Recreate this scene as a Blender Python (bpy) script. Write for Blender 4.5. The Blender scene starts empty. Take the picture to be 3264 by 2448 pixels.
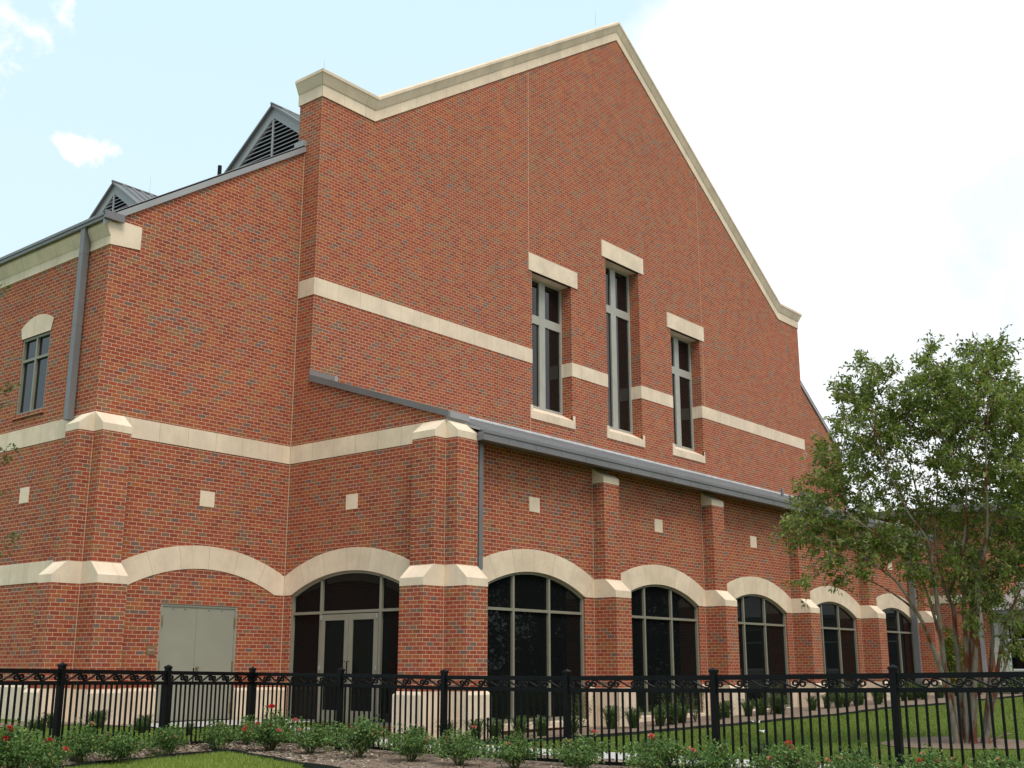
import bpy, math, random
from mathutils import Vector, Matrix
random.seed(7)
R = math.radians
S = bpy.context.scene
COL = S.collection

# ------------------------------------------------------------------ camera
# world frame: metres, origin at the photographer's eye, +X along the gable front, +Y into the site
F_PX, PITCH, YAW = 3663.85, 0.2414, 0.8814
FWD = Vector((math.sin(YAW)*math.cos(PITCH), math.cos(YAW)*math.cos(PITCH), math.sin(PITCH)))
RGT = Vector((math.cos(YAW), -math.sin(YAW), 0))
UPV = RGT.cross(FWD)
cam = bpy.data.cameras.new('camera'); cam.sensor_width = 36; cam.lens = F_PX/3264*36
cam.clip_start = .1; cam.clip_end = 3000
co = bpy.data.objects.new('camera', cam); COL.objects.link(co)
co.matrix_world = Matrix((RGT, UPV, -FWD)).transposed().to_4x4()
S.camera = co

def ray(u, v):
    return FWD + RGT*((u-1632)/F_PX) - UPV*((v-1224)/F_PX)
def at(u, v, depth):
    return ray(u, v)*depth

# ------------------------------------------------------------------ world, sun, exposure
SUN_EL, SUN_AZ = R(58), R(208)          # azimuth from +Y towards +X
w = bpy.data.worlds.new('World'); S.world = w; w.use_nodes = True
nt = w.node_tree; nt.nodes.clear()
def N(nt, t, **k):
    n = nt.nodes.new(t)
    for a, b in k.items(): setattr(n, a, b)
    return n
def math_n(nt, op, a, b=None, clamp=False):
    n = N(nt, 'ShaderNodeMath', operation=op, use_clamp=clamp)
    for i, q in enumerate((a, b)):
        if q is None: continue
        if isinstance(q, (int, float)): n.inputs[i].default_value = q
        else: nt.links.new(q, n.inputs[i])
    return n.outputs[0]
def mix_c(nt, f, a, b, blend='MIX'):
    n = N(nt, 'ShaderNodeMix', data_type='RGBA', blend_type=blend)
    for i, q in ((0, f), (6, a), (7, b)):
        if isinstance(q, (int, float)): n.inputs[i].default_value = q
        elif isinstance(q, tuple): n.inputs[i].default_value = (*q, 1)
        else: nt.links.new(q, n.inputs[i])
    return n.outputs[2]
def mrange(nt, v, a, b, c=0., d=1., smooth=True):
    n = N(nt, 'ShaderNodeMapRange', interpolation_type='SMOOTHSTEP' if smooth else 'LINEAR')
    nt.links.new(v, n.inputs[0])
    for i, q in enumerate((a, b, c, d)): n.inputs[i+1].default_value = q
    return n.outputs[0]
sky = N(nt, 'ShaderNodeTexSky', sky_type='NISHITA', sun_disc=False, sun_elevation=SUN_EL, sun_rotation=SUN_AZ)
sky.air_density = 1.0; sky.dust_density = 1.5; sky.ozone_density = 1.0
tc = N(nt, 'ShaderNodeTexCoord')
def dotc(vec):
    n = N(nt, 'ShaderNodeVectorMath', operation='DOT_PRODUCT')
    nt.links.new(tc.outputs['Generated'], n.inputs[0]); n.inputs[1].default_value = vec
    return n.outputs['Value']
def noise(scale, detail=6, rough=.6, dist=0.):
    n = N(nt, 'ShaderNodeTexNoise'); n.inputs['Scale'].default_value = scale
    n.inputs['Detail'].default_value = detail; n.inputs['Roughness'].default_value = rough
    n.inputs['Distortion'].default_value = dist
    nt.links.new(tc.outputs['Generated'], n.inputs['Vector']); return n.outputs['Fac']
n1 = noise(4.5, 8, .58, .2); n2 = noise(11, 7, .6); n3 = noise(30, 8, .6, .3)
# a bank of cloud to the east (right), a thin bright veil elsewhere and a few small puffs
bank = mrange(nt, math_n(nt, 'ADD', dotc((.90, -.43, -.02)), math_n(nt, 'MULTIPLY', math_n(nt, 'SUBTRACT', n1, .5), .5)), .455, .53)
puffs = mrange(nt, n2, .62, .78, 0, .8)
def puff(u, v, r, soft=.9, amp=9.):
    """a small cloud in the world direction of that photo point, angular radius r, ragged edge"""
    q = math_n(nt, 'DIVIDE', math_n(nt, 'SUBTRACT', 1., dotc(tuple(ray(u, v).normalized()))), r*r/2)
    q = math_n(nt, 'ADD', q, math_n(nt, 'MULTIPLY', math_n(nt, 'SUBTRACT', n3, .5), amp))
    return mrange(nt, math_n(nt, 'SUBTRACT', 1., q), 0., soft)
p = math_n(nt, 'MAXIMUM', puff(45, 5, .046, 1.8), math_n(nt, 'MAXIMUM', puff(268, 440, .018, 1.4), puff(330, 470, .012, 1.6)))
p = math_n(nt, 'MAXIMUM', p, math_n(nt, 'MULTIPLY', puff(120, 1180, .03), .5))
cl = math_n(nt, 'MAXIMUM', bank, p)
veil = mix_c(nt, mrange(nt, dotc((0, 0, 1)), .0, .75), (7.1, 8.6, 9.3), (6.2, 8.25, 9.2))
veiled = mix_c(nt, .86, sky.outputs[0], veil)
patch = mrange(nt, n1, .42, .60)
gp = math_n(nt, 'MAXIMUM', puff(2900, 1000, .115, 1.5, 2.), math_n(nt, 'MULTIPLY', puff(3130, 640, .07, .8, 3.), .45))
cloudc = mix_c(nt, math_n(nt, 'MULTIPLY', gp, mrange(nt, n1, .36, .60, .45, 1.)), mix_c(nt, patch, (9.2, 9.4, 9.6), (8.3, 8.8, 9.3)), (6.5, 7.3, 8.3))
skyc = mix_c(nt, cl, veiled, cloudc)
bg = N(nt, 'ShaderNodeBackground'); bg.inputs[1].default_value = .085
nt.links.new(skyc, bg.inputs[0])
ow = N(nt, 'ShaderNodeOutputWorld'); nt.links.new(bg.outputs[0], ow.inputs[0])

sl = bpy.data.lights.new('sun', 'SUN'); sl.energy = 1.75; sl.angle = R(25); sl.color = (1, .92, .82)
so = bpy.data.objects.new('sun', sl); COL.objects.link(so)
sd = Vector((math.sin(SUN_AZ)*math.cos(SUN_EL), math.cos(SUN_AZ)*math.cos(SUN_EL), math.sin(SUN_EL)))
so.rotation_euler = sd.to_track_quat('Z', 'Y').to_euler()
S.view_settings.view_transform = 'Standard'; S.view_settings.look = 'None'
S.view_settings.gamma = 1; S.view_settings.use_curve_mapping = False
S.view_settings.exposure = .56

# ------------------------------------------------------------------ materials
def new_mat(name, rough=.8, spec=.3):
    m = bpy.data.materials.new(name); m.use_nodes = True
    t = m.node_tree; b = t.nodes['Principled BSDF']
    b.inputs['Roughness'].default_value = rough
    b.inputs['Specular IOR Level'].default_value = spec
    return m, t, b
def m_noise(t, scale, detail=4, coord='Object', rough=.6):
    c = N(t, 'ShaderNodeTexCoord'); n = N(t, 'ShaderNodeTexNoise')
    n.inputs['Scale'].default_value = scale; n.inputs['Detail'].default_value = detail
    n.inputs['Roughness'].default_value = rough
    t.links.new(c.outputs[coord], n.inputs['Vector']); return n.outputs['Fac']
def bump(t, b, h, strength, dist=.01):
    n = N(t, 'ShaderNodeBump'); n.inputs['Strength'].default_value = strength; n.inputs['Distance'].default_value = dist
    t.links.new(h, n.inputs['Height']); t.links.new(n.outputs[0], b.inputs['Normal'])
def mat_plain(name, col, rough=.6, spec=.3, var=.15, scale=3, metal=0):
    m, t, b = new_mat(name, rough, spec)
    f = m_noise(t, scale, 5)
    c = mix_c(t, mrange(t, f, .3, .7), tuple(x*(1-var) for x in col), tuple(min(1, x*(1+var)) for x in col))
    t.links.new(c, b.inputs['Base Color']); b.inputs['Metallic'].default_value = metal
    return m
def ramp(t, f, stops, interp='CONSTANT'):
    r = N(t, 'ShaderNodeValToRGB'); r.color_ramp.interpolation = interp
    e = r.color_ramp.elements
    while len(e) < len(stops): e.new(.5)
    for q, (p, c) in zip(e, stops): q.position = p; q.color = (*c, 1)
    t.links.new(f, r.inputs[0]); return r.outputs[0]
def mat_brick():
    m, t, b = new_mat('brick', .9, .15)
    uv = N(t, 'ShaderNodeUVMap')
    br = N(t, 'ShaderNodeTexBrick'); br.offset = .5; br.offset_frequency = 2
    for k, v in (('Scale', 1), ('Mortar Size', .0054), ('Mortar Smooth', .25), ('Bias', 0), ('Brick Width', .2045), ('Row Height', .0816)):
        br.inputs[k].default_value = v
    br.inputs['Color1'].default_value = (0, 0, 0, 1); br.inputs['Color2'].default_value = (1, 1, 1, 1); br.inputs['Mortar'].default_value = (.4, .4, .4, 1)
    # slightly wavering bed joints
    nz = N(t, 'ShaderNodeTexNoise'); nz.inputs['Scale'].default_value = 9; t.links.new(uv.outputs[0], nz.inputs['Vector'])
    ad = N(t, 'ShaderNodeVectorMath', operation='MULTIPLY_ADD'); t.links.new(nz.outputs['Color'], ad.inputs[0])
    ad.inputs[1].default_value = (.010, .007, 0); t.links.new(uv.outputs[0], ad.inputs[2])
    t.links.new(ad.outputs[0], br.inputs['Vector'])
    red = (.350, .081, .043); red2 = (.300, .065, .037); org = (.370, .111, .045); dk = (.250, .064, .042)
    gry = (.225, .124, .088); blu = (.180, .112, .100); brn = (.290, .128, .062); pink = (.30, .092, .066)
    c = ramp(t, br.outputs['Color'], [(0, red), (.16, red2), (.26, org), (.36, red), (.50, dk), (.57, pink), (.66, red2),
                                      (.75, brn), (.82, red), (.86, gry), (.93, blu), (.955, org)])
    # clay fired unevenly: patches of grey and brown run through single bricks
    fz = m_noise(t, 5.5, 3); c = mix_c(t, mrange(t, fz, .54, .74, 0, .38), c, brn)
    fz = m_noise(t, 4.1, 3, rough=.7); c = mix_c(t, mrange(t, fz, .57, .76, 0, .40), c, gry)
    f = m_noise(t, 60, 3); c = mix_c(t, mrange(t, f, .3, .7, 0, .35), c, mix_c(t, 1., c, (.55, .55, .55), 'MULTIPLY'))
    f2 = m_noise(t, .35, 5); c = mix_c(t, mrange(t, f2, .35, .7, 0, .45), c, mix_c(t, 1., c, (1.22, 1.08, .95), 'MULTIPLY'))
    f4 = m_noise(t, .9, 6, rough=.7); c = mix_c(t, mrange(t, f4, .5, .75, 0, .30), c, mix_c(t, 1., c, (.70, .72, .78), 'MULTIPLY'))
    sm = N(t, 'ShaderNodeMapping'); sm.inputs['Scale'].default_value = (2.2, .16, 1); t.links.new(uv.outputs[0], sm.inputs[0])
    sn = N(t, 'ShaderNodeTexNoise'); sn.inputs['Scale'].default_value = 1.; sn.inputs['Detail'].default_value = 6; t.links.new(sm.outputs[0], sn.inputs['Vector'])
    c = mix_c(t, mrange(t, sn.outputs['Fac'], .50, .72, 0, .28), c, mix_c(t, 1., c, (.66, .66, .70), 'MULTIPLY'))
    mo = mix_c(t, mrange(t, m_noise(t, 2.2, 5), .3, .7), (.56, .372, .235), (.65, .448, .295))
    c = mix_c(t, br.outputs['Fac'], c, mo)
    t.links.new(c, b.inputs['Base Color'])
    bump(t, b, math_n(t, 'SUBTRACT', 1., br.outputs['Fac']), .35, .006)
    return m
def mat_stone(name, joints=.73, col=(.79, .63, .475)):
    m, t, b = new_mat(name, .85, .2)
    f = m_noise(t, 1.3, 7, rough=.65); f2 = m_noise(t, 26, 3)
    c = mix_c(t, mrange(t, f, .3, .72), tuple(x*.86 for x in col), tuple(min(1, x*1.07) for x in col))
    c = mix_c(t, mrange(t, f2, .35, .7, 0, .22), c, mix_c(t, 1., c, (.8, .78, .74), 'MULTIPLY'))
    # vertical rain streaks
    uv = N(t, 'ShaderNodeUVMap'); mp = N(t, 'ShaderNodeMapping'); mp.inputs['Scale'].default_value = (7, .5, 1)
    t.links.new(uv.outputs[0], mp.inputs[0]); nz = N(t, 'ShaderNodeTexNoise'); nz.inputs['Scale'].default_value = 1.5
    nz.inputs['Detail'].default_value = 5; t.links.new(mp.outputs[0], nz.inputs['Vector'])
    c = mix_c(t, mrange(t, nz.outputs['Fac'], .52, .75, 0, .30), c, mix_c(t, 1., c, (.78, .72, .62), 'MULTIPLY'))
    if joints:
        sx = N(t, 'ShaderNodeSeparateXYZ'); t.links.new(uv.outputs[0], sx.inputs[0])
        k = math_n(t, 'FRACT', math_n(t, 'DIVIDE', sx.outputs[0], joints))
        k = math_n(t, 'LESS_THAN', k, .007/joints)
        tone = math_n(t, 'FLOOR', math_n(t, 'DIVIDE', sx.outputs[0], joints))
        wn = N(t, 'ShaderNodeTexWhiteNoise', noise_dimensions='1D'); t.links.new(tone, wn.inputs['W'])
        c = mix_c(t, math_n(t, 'MULTIPLY', wn.outputs['Value'], .5), c, mix_c(t, 1., c, (.86, .83, .80), 'MULTIPLY'))
        c = mix_c(t, math_n(t, 'MULTIPLY', k, .8), c, (.26, .17, .10))
    t.links.new(c, b.inputs['Base Color']); bump(t, b, f2, .15, .004)
    return m
def mat_glass(name, spec):
    m, t, b = new_mat(name, .015, spec)
    b.inputs['Base Color'].default_value = (.006, .007, .007, 1)
    h = m_noise(t, .7, 2); bump(t, b, h, .03, .05)
    return m
def mat_leaf(name, stops, trans=.35, rough=.5):
    m, t, b = new_mat(name, rough, .3)
    g = N(t, 'ShaderNodeNewGeometry')
    c = ramp(t, g.outputs['Random Per Island'], stops, 'LINEAR')
    f = m_noise(t, 1.1, 3)
    c = mix_c(t, mrange(t, f, .35, .7, 0, .45), c, mix_c(t, 1., c, (.62, .66, .55), 'MULTIPLY'))
    t.links.new(c, b.inputs['Base Color'])
    tr = N(t, 'ShaderNodeBsdfTranslucent'); t.links.new(mix_c(t, 1., c, (1.2, 1.3, .7), 'MULTIPLY'), tr.inputs[0])
    mx = N(t, 'ShaderNodeMixShader'); mx.inputs[0].default_value = trans
    t.links.new(b.outputs[0], mx.inputs[1]); t.links.new(tr.outputs[0], mx.inputs[2])
    t.links.new(mx.outputs[0], t.nodes['Material Output'].inputs[0]); return m
def mat_ground(name, a, b_, c_, s1=3., s2=40., bstr=.6, bd=.02):
    m, t, b = new_mat(name, .95, .1)
    f = m_noise(t, s1, 6); f2 = m_noise(t, s2, 6, rough=.75)
    c = mix_c(t, mrange(t, f2, .32, .68), a, b_)
    c = mix_c(t, mrange(t, f, .45, .75, 0, .8), c, c_)
    t.links.new(c, b.inputs['Base Color']); bump(t, b, f2, bstr, bd); return m
def mat_bark():
    m, t, b = new_mat('crape_bark', .8, .2)
    c_ = N(t, 'ShaderNodeTexCoord'); mp = N(t, 'ShaderNodeMapping'); mp.inputs['Scale'].default_value = (5, 5, 1.1)
    t.links.new(c_.outputs['Object'], mp.inputs[0]); nz = N(t, 'ShaderNodeTexNoise'); nz.inputs['Scale'].default_value = 1.5
    nz.inputs['Detail'].default_value = 6; t.links.new(mp.outputs[0], nz.inputs['Vector'])
    c = ramp(t, nz.outputs['Fac'], [(0, (.16, .05, .028)), (.42, (.19, .06, .032)), (.47, (.20, .15, .11)), (.58, (.28, .24, .19)), (.72, (.19, .15, .115))], 'LINEAR')
    t.links.new(c, b.inputs['Base Color']); bump(t, b, nz.outputs['Fac'], .4, .02); return m

M = {}
M['brick'] = mat_brick()
M['stone'] = mat_stone('cast_stone', 0)
M['stonej'] = mat_stone('cast_stone_blocks', .73)
M['base'] = mat_stone('cast_stone_base', .9, (.79, .63, .48))
M['frame'] = mat_plain('taupe_aluminium', (.235, .215, .165), .45, .4, .06)
M['frame_l'] = mat_plain('pale_aluminium', (.37, .355, .305), .45, .4, .06)
M['steel'] = mat_plain('taupe_steel_paint', (.30, .282, .222), .5, .35, .05, 1.2)
M['glass'] = mat_glass('dark_glass', .5)
M['tinted'] = mat_glass('tinted_glass', .13)
M['metal'] = mat_plain('grey_roof_metal', (.158, .150, .152), .42, .5, .10, .8)
M['metal_l'] = mat_plain('light_grey_metal', (.30, .288, .292), .38, .5, .10, .8)
M['dark'] = mat_plain('dark_void', (.012, .012, .013), .9, .1)
M['black'] = mat_plain('black_powder_coat', (.0035, .0035, .004), .42, .18, .2, 6)
M['joint'] = mat_plain('joint_sealant', (.55, .41, .27), .9, .1, .1)
M['bronze'] = mat_plain('bronze_plate', (.22, .14, .07), .5, .5)
M['chrome'] = mat_plain('bright_steel', (.55, .55, .55), .3, .5)
M['white'] = mat_plain('white_paint', (.75, .75, .72), .6, .3, .05)
M['cream'] = mat_plain('cream_stucco', (.50, .47, .41), .8, .2, .06)
M['lawn'] = mat_ground('lawn', (.075, .115, .014), (.125, .18, .028), (.15, .155, .05), .35, 55, .7, .03)
M['mulch'] = mat_ground('mulch', (.125, .085, .062), (.38, .285, .22), (.22, .155, .115), 2.2, 60, .9, .02)
M['conc'] = mat_ground('concrete', (.46, .44, .41), (.54, .52, .49), (.40, .38, .34), .8, 90, .15, .004)
M['soil'] = mat_ground('asphalt', (.045, .045, .047), (.06, .06, .062), (.05, .05, .05), 1, 80, .3, .005)
M['edge'] = mat_plain('black_edging', (.012, .013, .015), .5, .4)
M['bark'] = mat_bark()
M['bark_d'] = mat_plain('brown_bark', (.10, .07, .05), .9, .1, .3, 8)
M['stem'] = mat_plain('rose_stem', (.09, .09, .035), .7, .2, .2, 8)
M['leaf'] = mat_leaf('crape_leaf', [(0, (.085, .115, .026)), (.45, (.175, .235, .052)), (.8, (.28, .335, .082)), (.95, (.38, .40, .12)), (1, (.38, .23, .10))], .46)
M['leaf_edge'] = mat_leaf('young_leaf', [(0, (.07, .10, .03)), (.6, (.14, .17, .05)), (1, (.17, .10, .08))], .35)
M['rose_leaf'] = mat_leaf('rose_leaf', [(0, (.040, .085, .028)), (.45, (.10, .19, .052)), (.8, (.19, .29, .085)), (.95, (.27, .34, .11)), (1, (.30, .17, .08))], .30)
M['grass'] = mat_leaf('grass_blade', [(0, (.15, .21, .03)), (.6, (.25, .33, .06)), (1, (.40, .42, .12))], .3, .6)
M['grass_b'] = mat_leaf('grass_blade_far', [(0, (.075, .12, .012)), (.6, (.125, .185, .022)), (1, (.20, .22, .05))], .3, .6)
M['tuft'] = mat_leaf('strap_leaf', [(0, (.03, .06, .018)), (.7, (.07, .12, .03)), (1, (.14, .18, .055))], .25)
M['far_leaf'] = mat_leaf('oak_leaf', [(0, (.010, .024, .008)), (.6, (.022, .048, .014)), (1, (.05, .08, .02))], .2)
M['bush_leaf'] = mat_leaf('gold_leaf', [(0, (.05, .09, .015)), (.6, (.12, .17, .02)), (1, (.20, .22, .03))], .3)
M['red'] = mat_leaf('red_petal', [(0, (.50, .015, .02)), (1, (.75, .05, .06))], .25)
M['pink'] = mat_leaf('pink_petal', [(0, (.62, .10, .12)), (1, (.80, .26, .22))], .25)
M['coral'] = mat_leaf('faded_petal', [(0, (.50, .20, .11)), (1, (.66, .34, .22))], .25)
M['blossom'] = mat_leaf('white_blossom', [(0, (.55, .52, .45)), (1, (.75, .70, .66))], .3)
M['chip'] = mat_leaf('wood_chip', [(0, (.08, .05, .035)), (.4, (.24, .165, .12)), (.8, (.42, .33, .26)), (1, (.60, .52, .44))], 0, .9)

# ------------------------------------------------------------------ mesh helpers
class MB:
    def __init__(s): s.v = []; s.f = []; s.uv = []; s.mi = []; s.m = 0
    def face(s, pts, uv=None):
        i = len(s.v); pts = [Vector(p) for p in pts]; s.v += pts
        s.f.append(list(range(i, i+len(pts))))
        if uv is None:
            n = Vector((0, 0, 0))
            for k in range(len(pts)): n += (pts[k]-pts[0]).cross(pts[(k+1) % len(pts)]-pts[0])
            n = n.normalized() if n.length > 1e-12 else Vector((0, 0, 1))
            if abs(n.z) > .8: uv = [(p.x, p.y) for p in pts]
            elif abs(n.x) > abs(n.y): uv = [(p.y, p.z) for p in pts]
            else: uv = [(p.x, p.z) for p in pts]
        s.uv += uv; s.mi.append(s.m)
    def box(s, x0, x1, y0, y1, z0, z1):
        x0, x1 = sorted((x0, x1)); y0, y1 = sorted((y0, y1)); z0, z1 = sorted((z0, z1))
        a = [(x0, y0, z0), (x1, y0, z0), (x1, y1, z0), (x0, y1, z0), (x0, y0, z1), (x1, y0, z1), (x1, y1, z1), (x0, y1, z1)]
        for q in ((3, 2, 1, 0), (4, 5, 6, 7), (0, 1, 5, 4), (1, 2, 6, 5), (2, 3, 7, 6), (3, 0, 4, 7)): s.face([a[k] for k in q])
    def prism(s, prof, pa, pb):
        """closed polygon prof (list of 3D points at end a / end b by functions)"""
        A = [pa(*q) for q in prof]; B = [pb(*q) for q in prof]; n = len(prof)
        s.face(A); s.face(B[::-1])
        for k in range(n): s.face([A[k], B[k], B[(k+1) % n], A[(k+1) % n]])
    def tube(s, pts, radii, n=6, cap=True):
        pts = [Vector(p) for p in pts]; base = len(s.v); m = len(pts)
        ref = Vector((.31, .2, .93)).normalized()
        for i, p in enumerate(pts):
            d = (pts[min(i+1, m-1)]-pts[max(i-1, 0)])
            d = d.normalized() if d.length > 1e-9 else Vector((0, 0, 1))
            a = d.cross(ref if abs(d.dot(ref)) < .97 else Vector((1, 0, 0))).normalized(); b = d.cross(a)
            r = radii[i] if isinstance(radii, (list, tuple)) else radii
            for k in range(n):
                t = 2*math.pi*k/n; s.v.append(p+a*(r*math.cos(t))+b*(r*math.sin(t)))
        for i in range(m-1):
            for k in range(n):
                q = [base+i*n+k, base+i*n+(k+1) % n, base+(i+1)*n+(k+1) % n, base+(i+1)*n+k]
                s.f.append(q); s.uv += [(s.v[j].x, s.v[j].z) for j in q]; s.mi.append(s.m)
        if cap:
            for e in (0, m-1):
                q = [base+e*n+k for k in range(n)]; s.f.append(q); s.uv += [(s.v[j].x, s.v[j].y) for j in q]; s.mi.append(s.m)
    def build(s, name, mats, parent=None, smooth=False, weld=False):
        me = bpy.data.meshes.new(name)
        off = parent_loc(parent) if parent else Vector((0, 0, 0))
        me.from_pydata([v-off for v in s.v], [], s.f)
        ul = me.uv_layers.new(name='UVMap')
        flat = [c for p in s.uv for c in p]
        ul.data.foreach_set('uv', flat)
        if not isinstance(mats, (list, tuple)): mats = [mats]
        for m in mats: me.materials.append(M[m])
        me.polygons.foreach_set('material_index', s.mi)
        if smooth: me.polygons.foreach_set('use_smooth', [True]*len(me.polygons))
        me.update()
        o = bpy.data.objects.new(name, me); COL.objects.link(o)
        if parent: o.parent = parent
        return o
def parent_loc(o):
    v = Vector((0, 0, 0))
    while o: v += o.location; o = o.parent
    return v
def tag(o, label=None, cat=None, group=None, kind=None):
    if label: o['label'] = label
    if cat: o['category'] = cat
    if group: o['group'] = group
    if kind: o['kind'] = kind
    return o
def thing(name, label, cat, loc, group=None):
    o = bpy.data.objects.new(name, None); o.empty_display_size = .3
    COL.objects.link(o); o.location = loc; return tag(o, label, cat, group)
def copy_tree(o, parent=None):
    c = o.copy(); COL.objects.link(c)
    if parent: c.parent = parent
    for ch in list(o.children): copy_tree(ch, c)
    return c
def box_obj(name, mat, parent, *b):
    m = MB(); m.box(*b); return m.build(name, mat, parent)

# ------------------------------------------------------------------ ground heights
def sst(a, b, x):
    t = max(0, min(1, (x-a)/(b-a))); return t*t*(3-2*t)
def gz(x, y):
    z = -1.39
    z += .016*max(0, min(60, x-19.5))*sst(-20, 4, y)
    z += .26*sst(16.6, 21.0, y)*(1-sst(17.0, 19.5, x))            # up to the doors
    d = y-(17.654+(x-13.865)*.32)                                 # left run of the fence stands on a low rise
    z += .13*sst(-.62, .0, d)*sst(13.9, 11.5, x)
    return z

# ================================================================== THE HALL
XA, XB, XE, XP = 12.34, 17.47, 44.27, 30.87
YA, YD, YC = 21.25, 20.64, 16.20
hall = thing('brick_hall', 'large red brick hall with a tall stone-coped gable, arched windows and stone bands', 'building', (XB, YC, -1.35))

class Wall:
    """plane wall: ax = running axis, c = position of the face, inn = inward sign"""
    def __init__(s, ax, c, inn): s.ax, s.c, s.inn = ax, c, inn
    def p(s, a, z, o=0.):
        return (a, s.c+o*s.inn, z) if s.ax == 'x' else (s.c+o*s.inn, a, z)
    def build(s, a0, a1, z0, topf, kinks=(), ops=(), thick=.3):
        mb = MB(); br = {a0, a1, *kinks}
        for o in ops:
            n = o.get('n', 1)
            br |= {o['a0']+(o['a1']-o['a0'])*k/n for k in range(n+1)}
        br = sorted(q for q in br if a0-1e-6 <= q <= a1+1e-6)
        for p_, q in zip(br, br[1:]):
            if q-p_ < 1e-6: continue
            m = (p_+q)/2; op = [o for o in ops if o['a0'] < m < o['a1']]
            if op:
                o = op[0]
                if o['z0'] > z0: mb.face([s.p(p_, z0), s.p(q, z0), s.p(q, o['z0']), s.p(p_, o['z0'])])
                mb.face([s.p(p_, o['top'](p_)), s.p(q, o['top'](q)), s.p(q, topf(q)), s.p(p_, topf(p_))])
                d = o['d']
                if o.get('head', True): mb.face([s.p(p_, o['top'](p_)), s.p(q, o['top'](q)), s.p(q, o['top'](q), d), s.p(p_, o['top'](p_), d)])
                mb.face([s.p(p_, o['z0']), s.p(q, o['z0']), s.p(q, o['z0'], d), s.p(p_, o['z0'], d)])
            else:
                mb.face([s.p(p_, z0), s.p(q, z0), s.p(q, topf(q)), s.p(p_, topf(p_))])
        for o in ops:
            for a in (o['a0'], o['a1']):
                z1 = o['top'](a); mb.face([s.p(a, o['z0']), s.p(a, z1), s.p(a, z1, o['d']), s.p(a, o['z0'], o['d'])])
        return mb
    def bx(s, mb, a0, a1, z0, z1, o0, o1):
        """box; o = inward offsets"""
        A = s.p(a0, z0, o0); B = s.p(a1, z1, o1); mb.box(A[0], B[0], A[1], B[1], A[2], B[2])

def arch(c, hw, zs, rise):
    rad = (hw*hw+rise*rise)/(2*rise); zc = zs+rise-rad
    def f(a):
        d = min(abs(a-c), hw); return zc+math.sqrt(max(0, rad*rad-d*d))
    return f
HW, ZS, RISE = 1.93, 1.60, .47
def ring(wl, c, he, parent, hwl=HW):
    """segmental stone arch ring with its springers; he = half distance to the pier"""
    mb = MB(); n = 28
    fi = arch(c, HW, ZS, RISE); fo = arch(c, he, 2.03, .54)
    u = 0.; P = None; o0, o1 = -.012, .16
    for k in range(n+1):
        t = -1+2*k/n
        ai, aq = c+t*HW, c+t*he
        q = (ai, fi(ai), aq, fo(aq))
        if P:
            du = math.hypot(q[2]-P[2], q[3]-P[3])*.92
            U = [(u, 0), (u+du, 0), (u+du, .5), (u, .5)]
            mb.face([wl.p(P[0], P[1], o0), wl.p(q[0], q[1], o0), wl.p(q[2], q[3], o0), wl.p(P[2], P[3], o0)], U)
            mb.face([wl.p(P[0], P[1], o0), wl.p(q[0], q[1], o0), wl.p(q[0], q[1], o1), wl.p(P[0], P[1], o1)], U)
            mb.face([wl.p(P[2], P[3], o0), wl.p(q[2], q[3], o0), wl.p(q[2], q[3], o1), wl.p(P[2], P[3], o1)], U)
            u += du
        P = q
    for sg in (-1, 1):
        tri = [(c+sg*HW, ZS), (c+sg*he, ZS), (c+sg*he, 2.03)]
        mb.face([wl.p(a, z, o0) for a, z in tri]); mb.face([wl.p(tri[0][0], ZS, o0), wl.p(tri[1][0], ZS, o0), wl.p(tri[1][0], ZS, .1), wl.p(tri[0][0], ZS, .1)])
    return mb.build('arch_surround', 'stonej', parent)

BR = 'brick_wall'
# ---- front annex wall (arched windows)
wf = Wall('x', YC, 1)
XPS = [17.47, 22.74, 27.93, 33.12, 38.28, 43.45]
PW = .65
XF1 = XPS[-1]+PW
bays = [((XPS[i]+PW+XPS[i+1])/2, (XPS[i+1]-XPS[i]-PW)/2) for i in range(5)]
ops = [dict(a0=c-HW, a1=c+HW, z0=-1.2, top=arch(c, HW, ZS, RISE), d=.12, n=24, head=False) for c, he in bays]
front = wf.build(XB, XF1, -2.0, lambda a: 5.0, (), ops).build(BR, 'brick', hall)
# ---- end wall with the entry (x = XB)
we = Wall('y', XB, 1)
ce, hee = (16.86+YA)/2, (YA-16.86)/2
eop = dict(a0=ce-HW, a1=ce+HW, z0=-1.2, top=arch(ce, HW, ZS, RISE), d=.12, n=24, head=False)
rake = lambda y: 5.10+(y-16.0)*.335
end = we.build(YC, YA, -2.0, lambda y: min(12.9, rake(y)) if y < YD else rake(YD), (YD,), [eop]).build(BR, 'brick', hall)
# ---- wing wall with the steel door
ww = Wall('x', YA, 1)
verge = lambda x: 9.43+.672*(x-12.55)
DX0, DX1, DZ = 14.22, 16.20, 1.30
wing = ww.build(XA, XB+.3, -2.0, lambda x: verge(max(x, 12.35)), (), [dict(a0=DX0, a1=DX1, z0=-1.12, top=lambda a: DZ, d=.12)]).build(BR, 'brick', hall)
# ---- left wall
wl_ = Wall('y', XA, 1)
LW0, LW1 = 23.38, 24.60
left = wl_.build(YA, 40, -2.0, lambda y: 9.35, (), [dict(a0=LW0, a1=LW1, z0=5.44, top=lambda a: 7.23, d=.1)]).build(BR, 'brick', hall)
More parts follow.
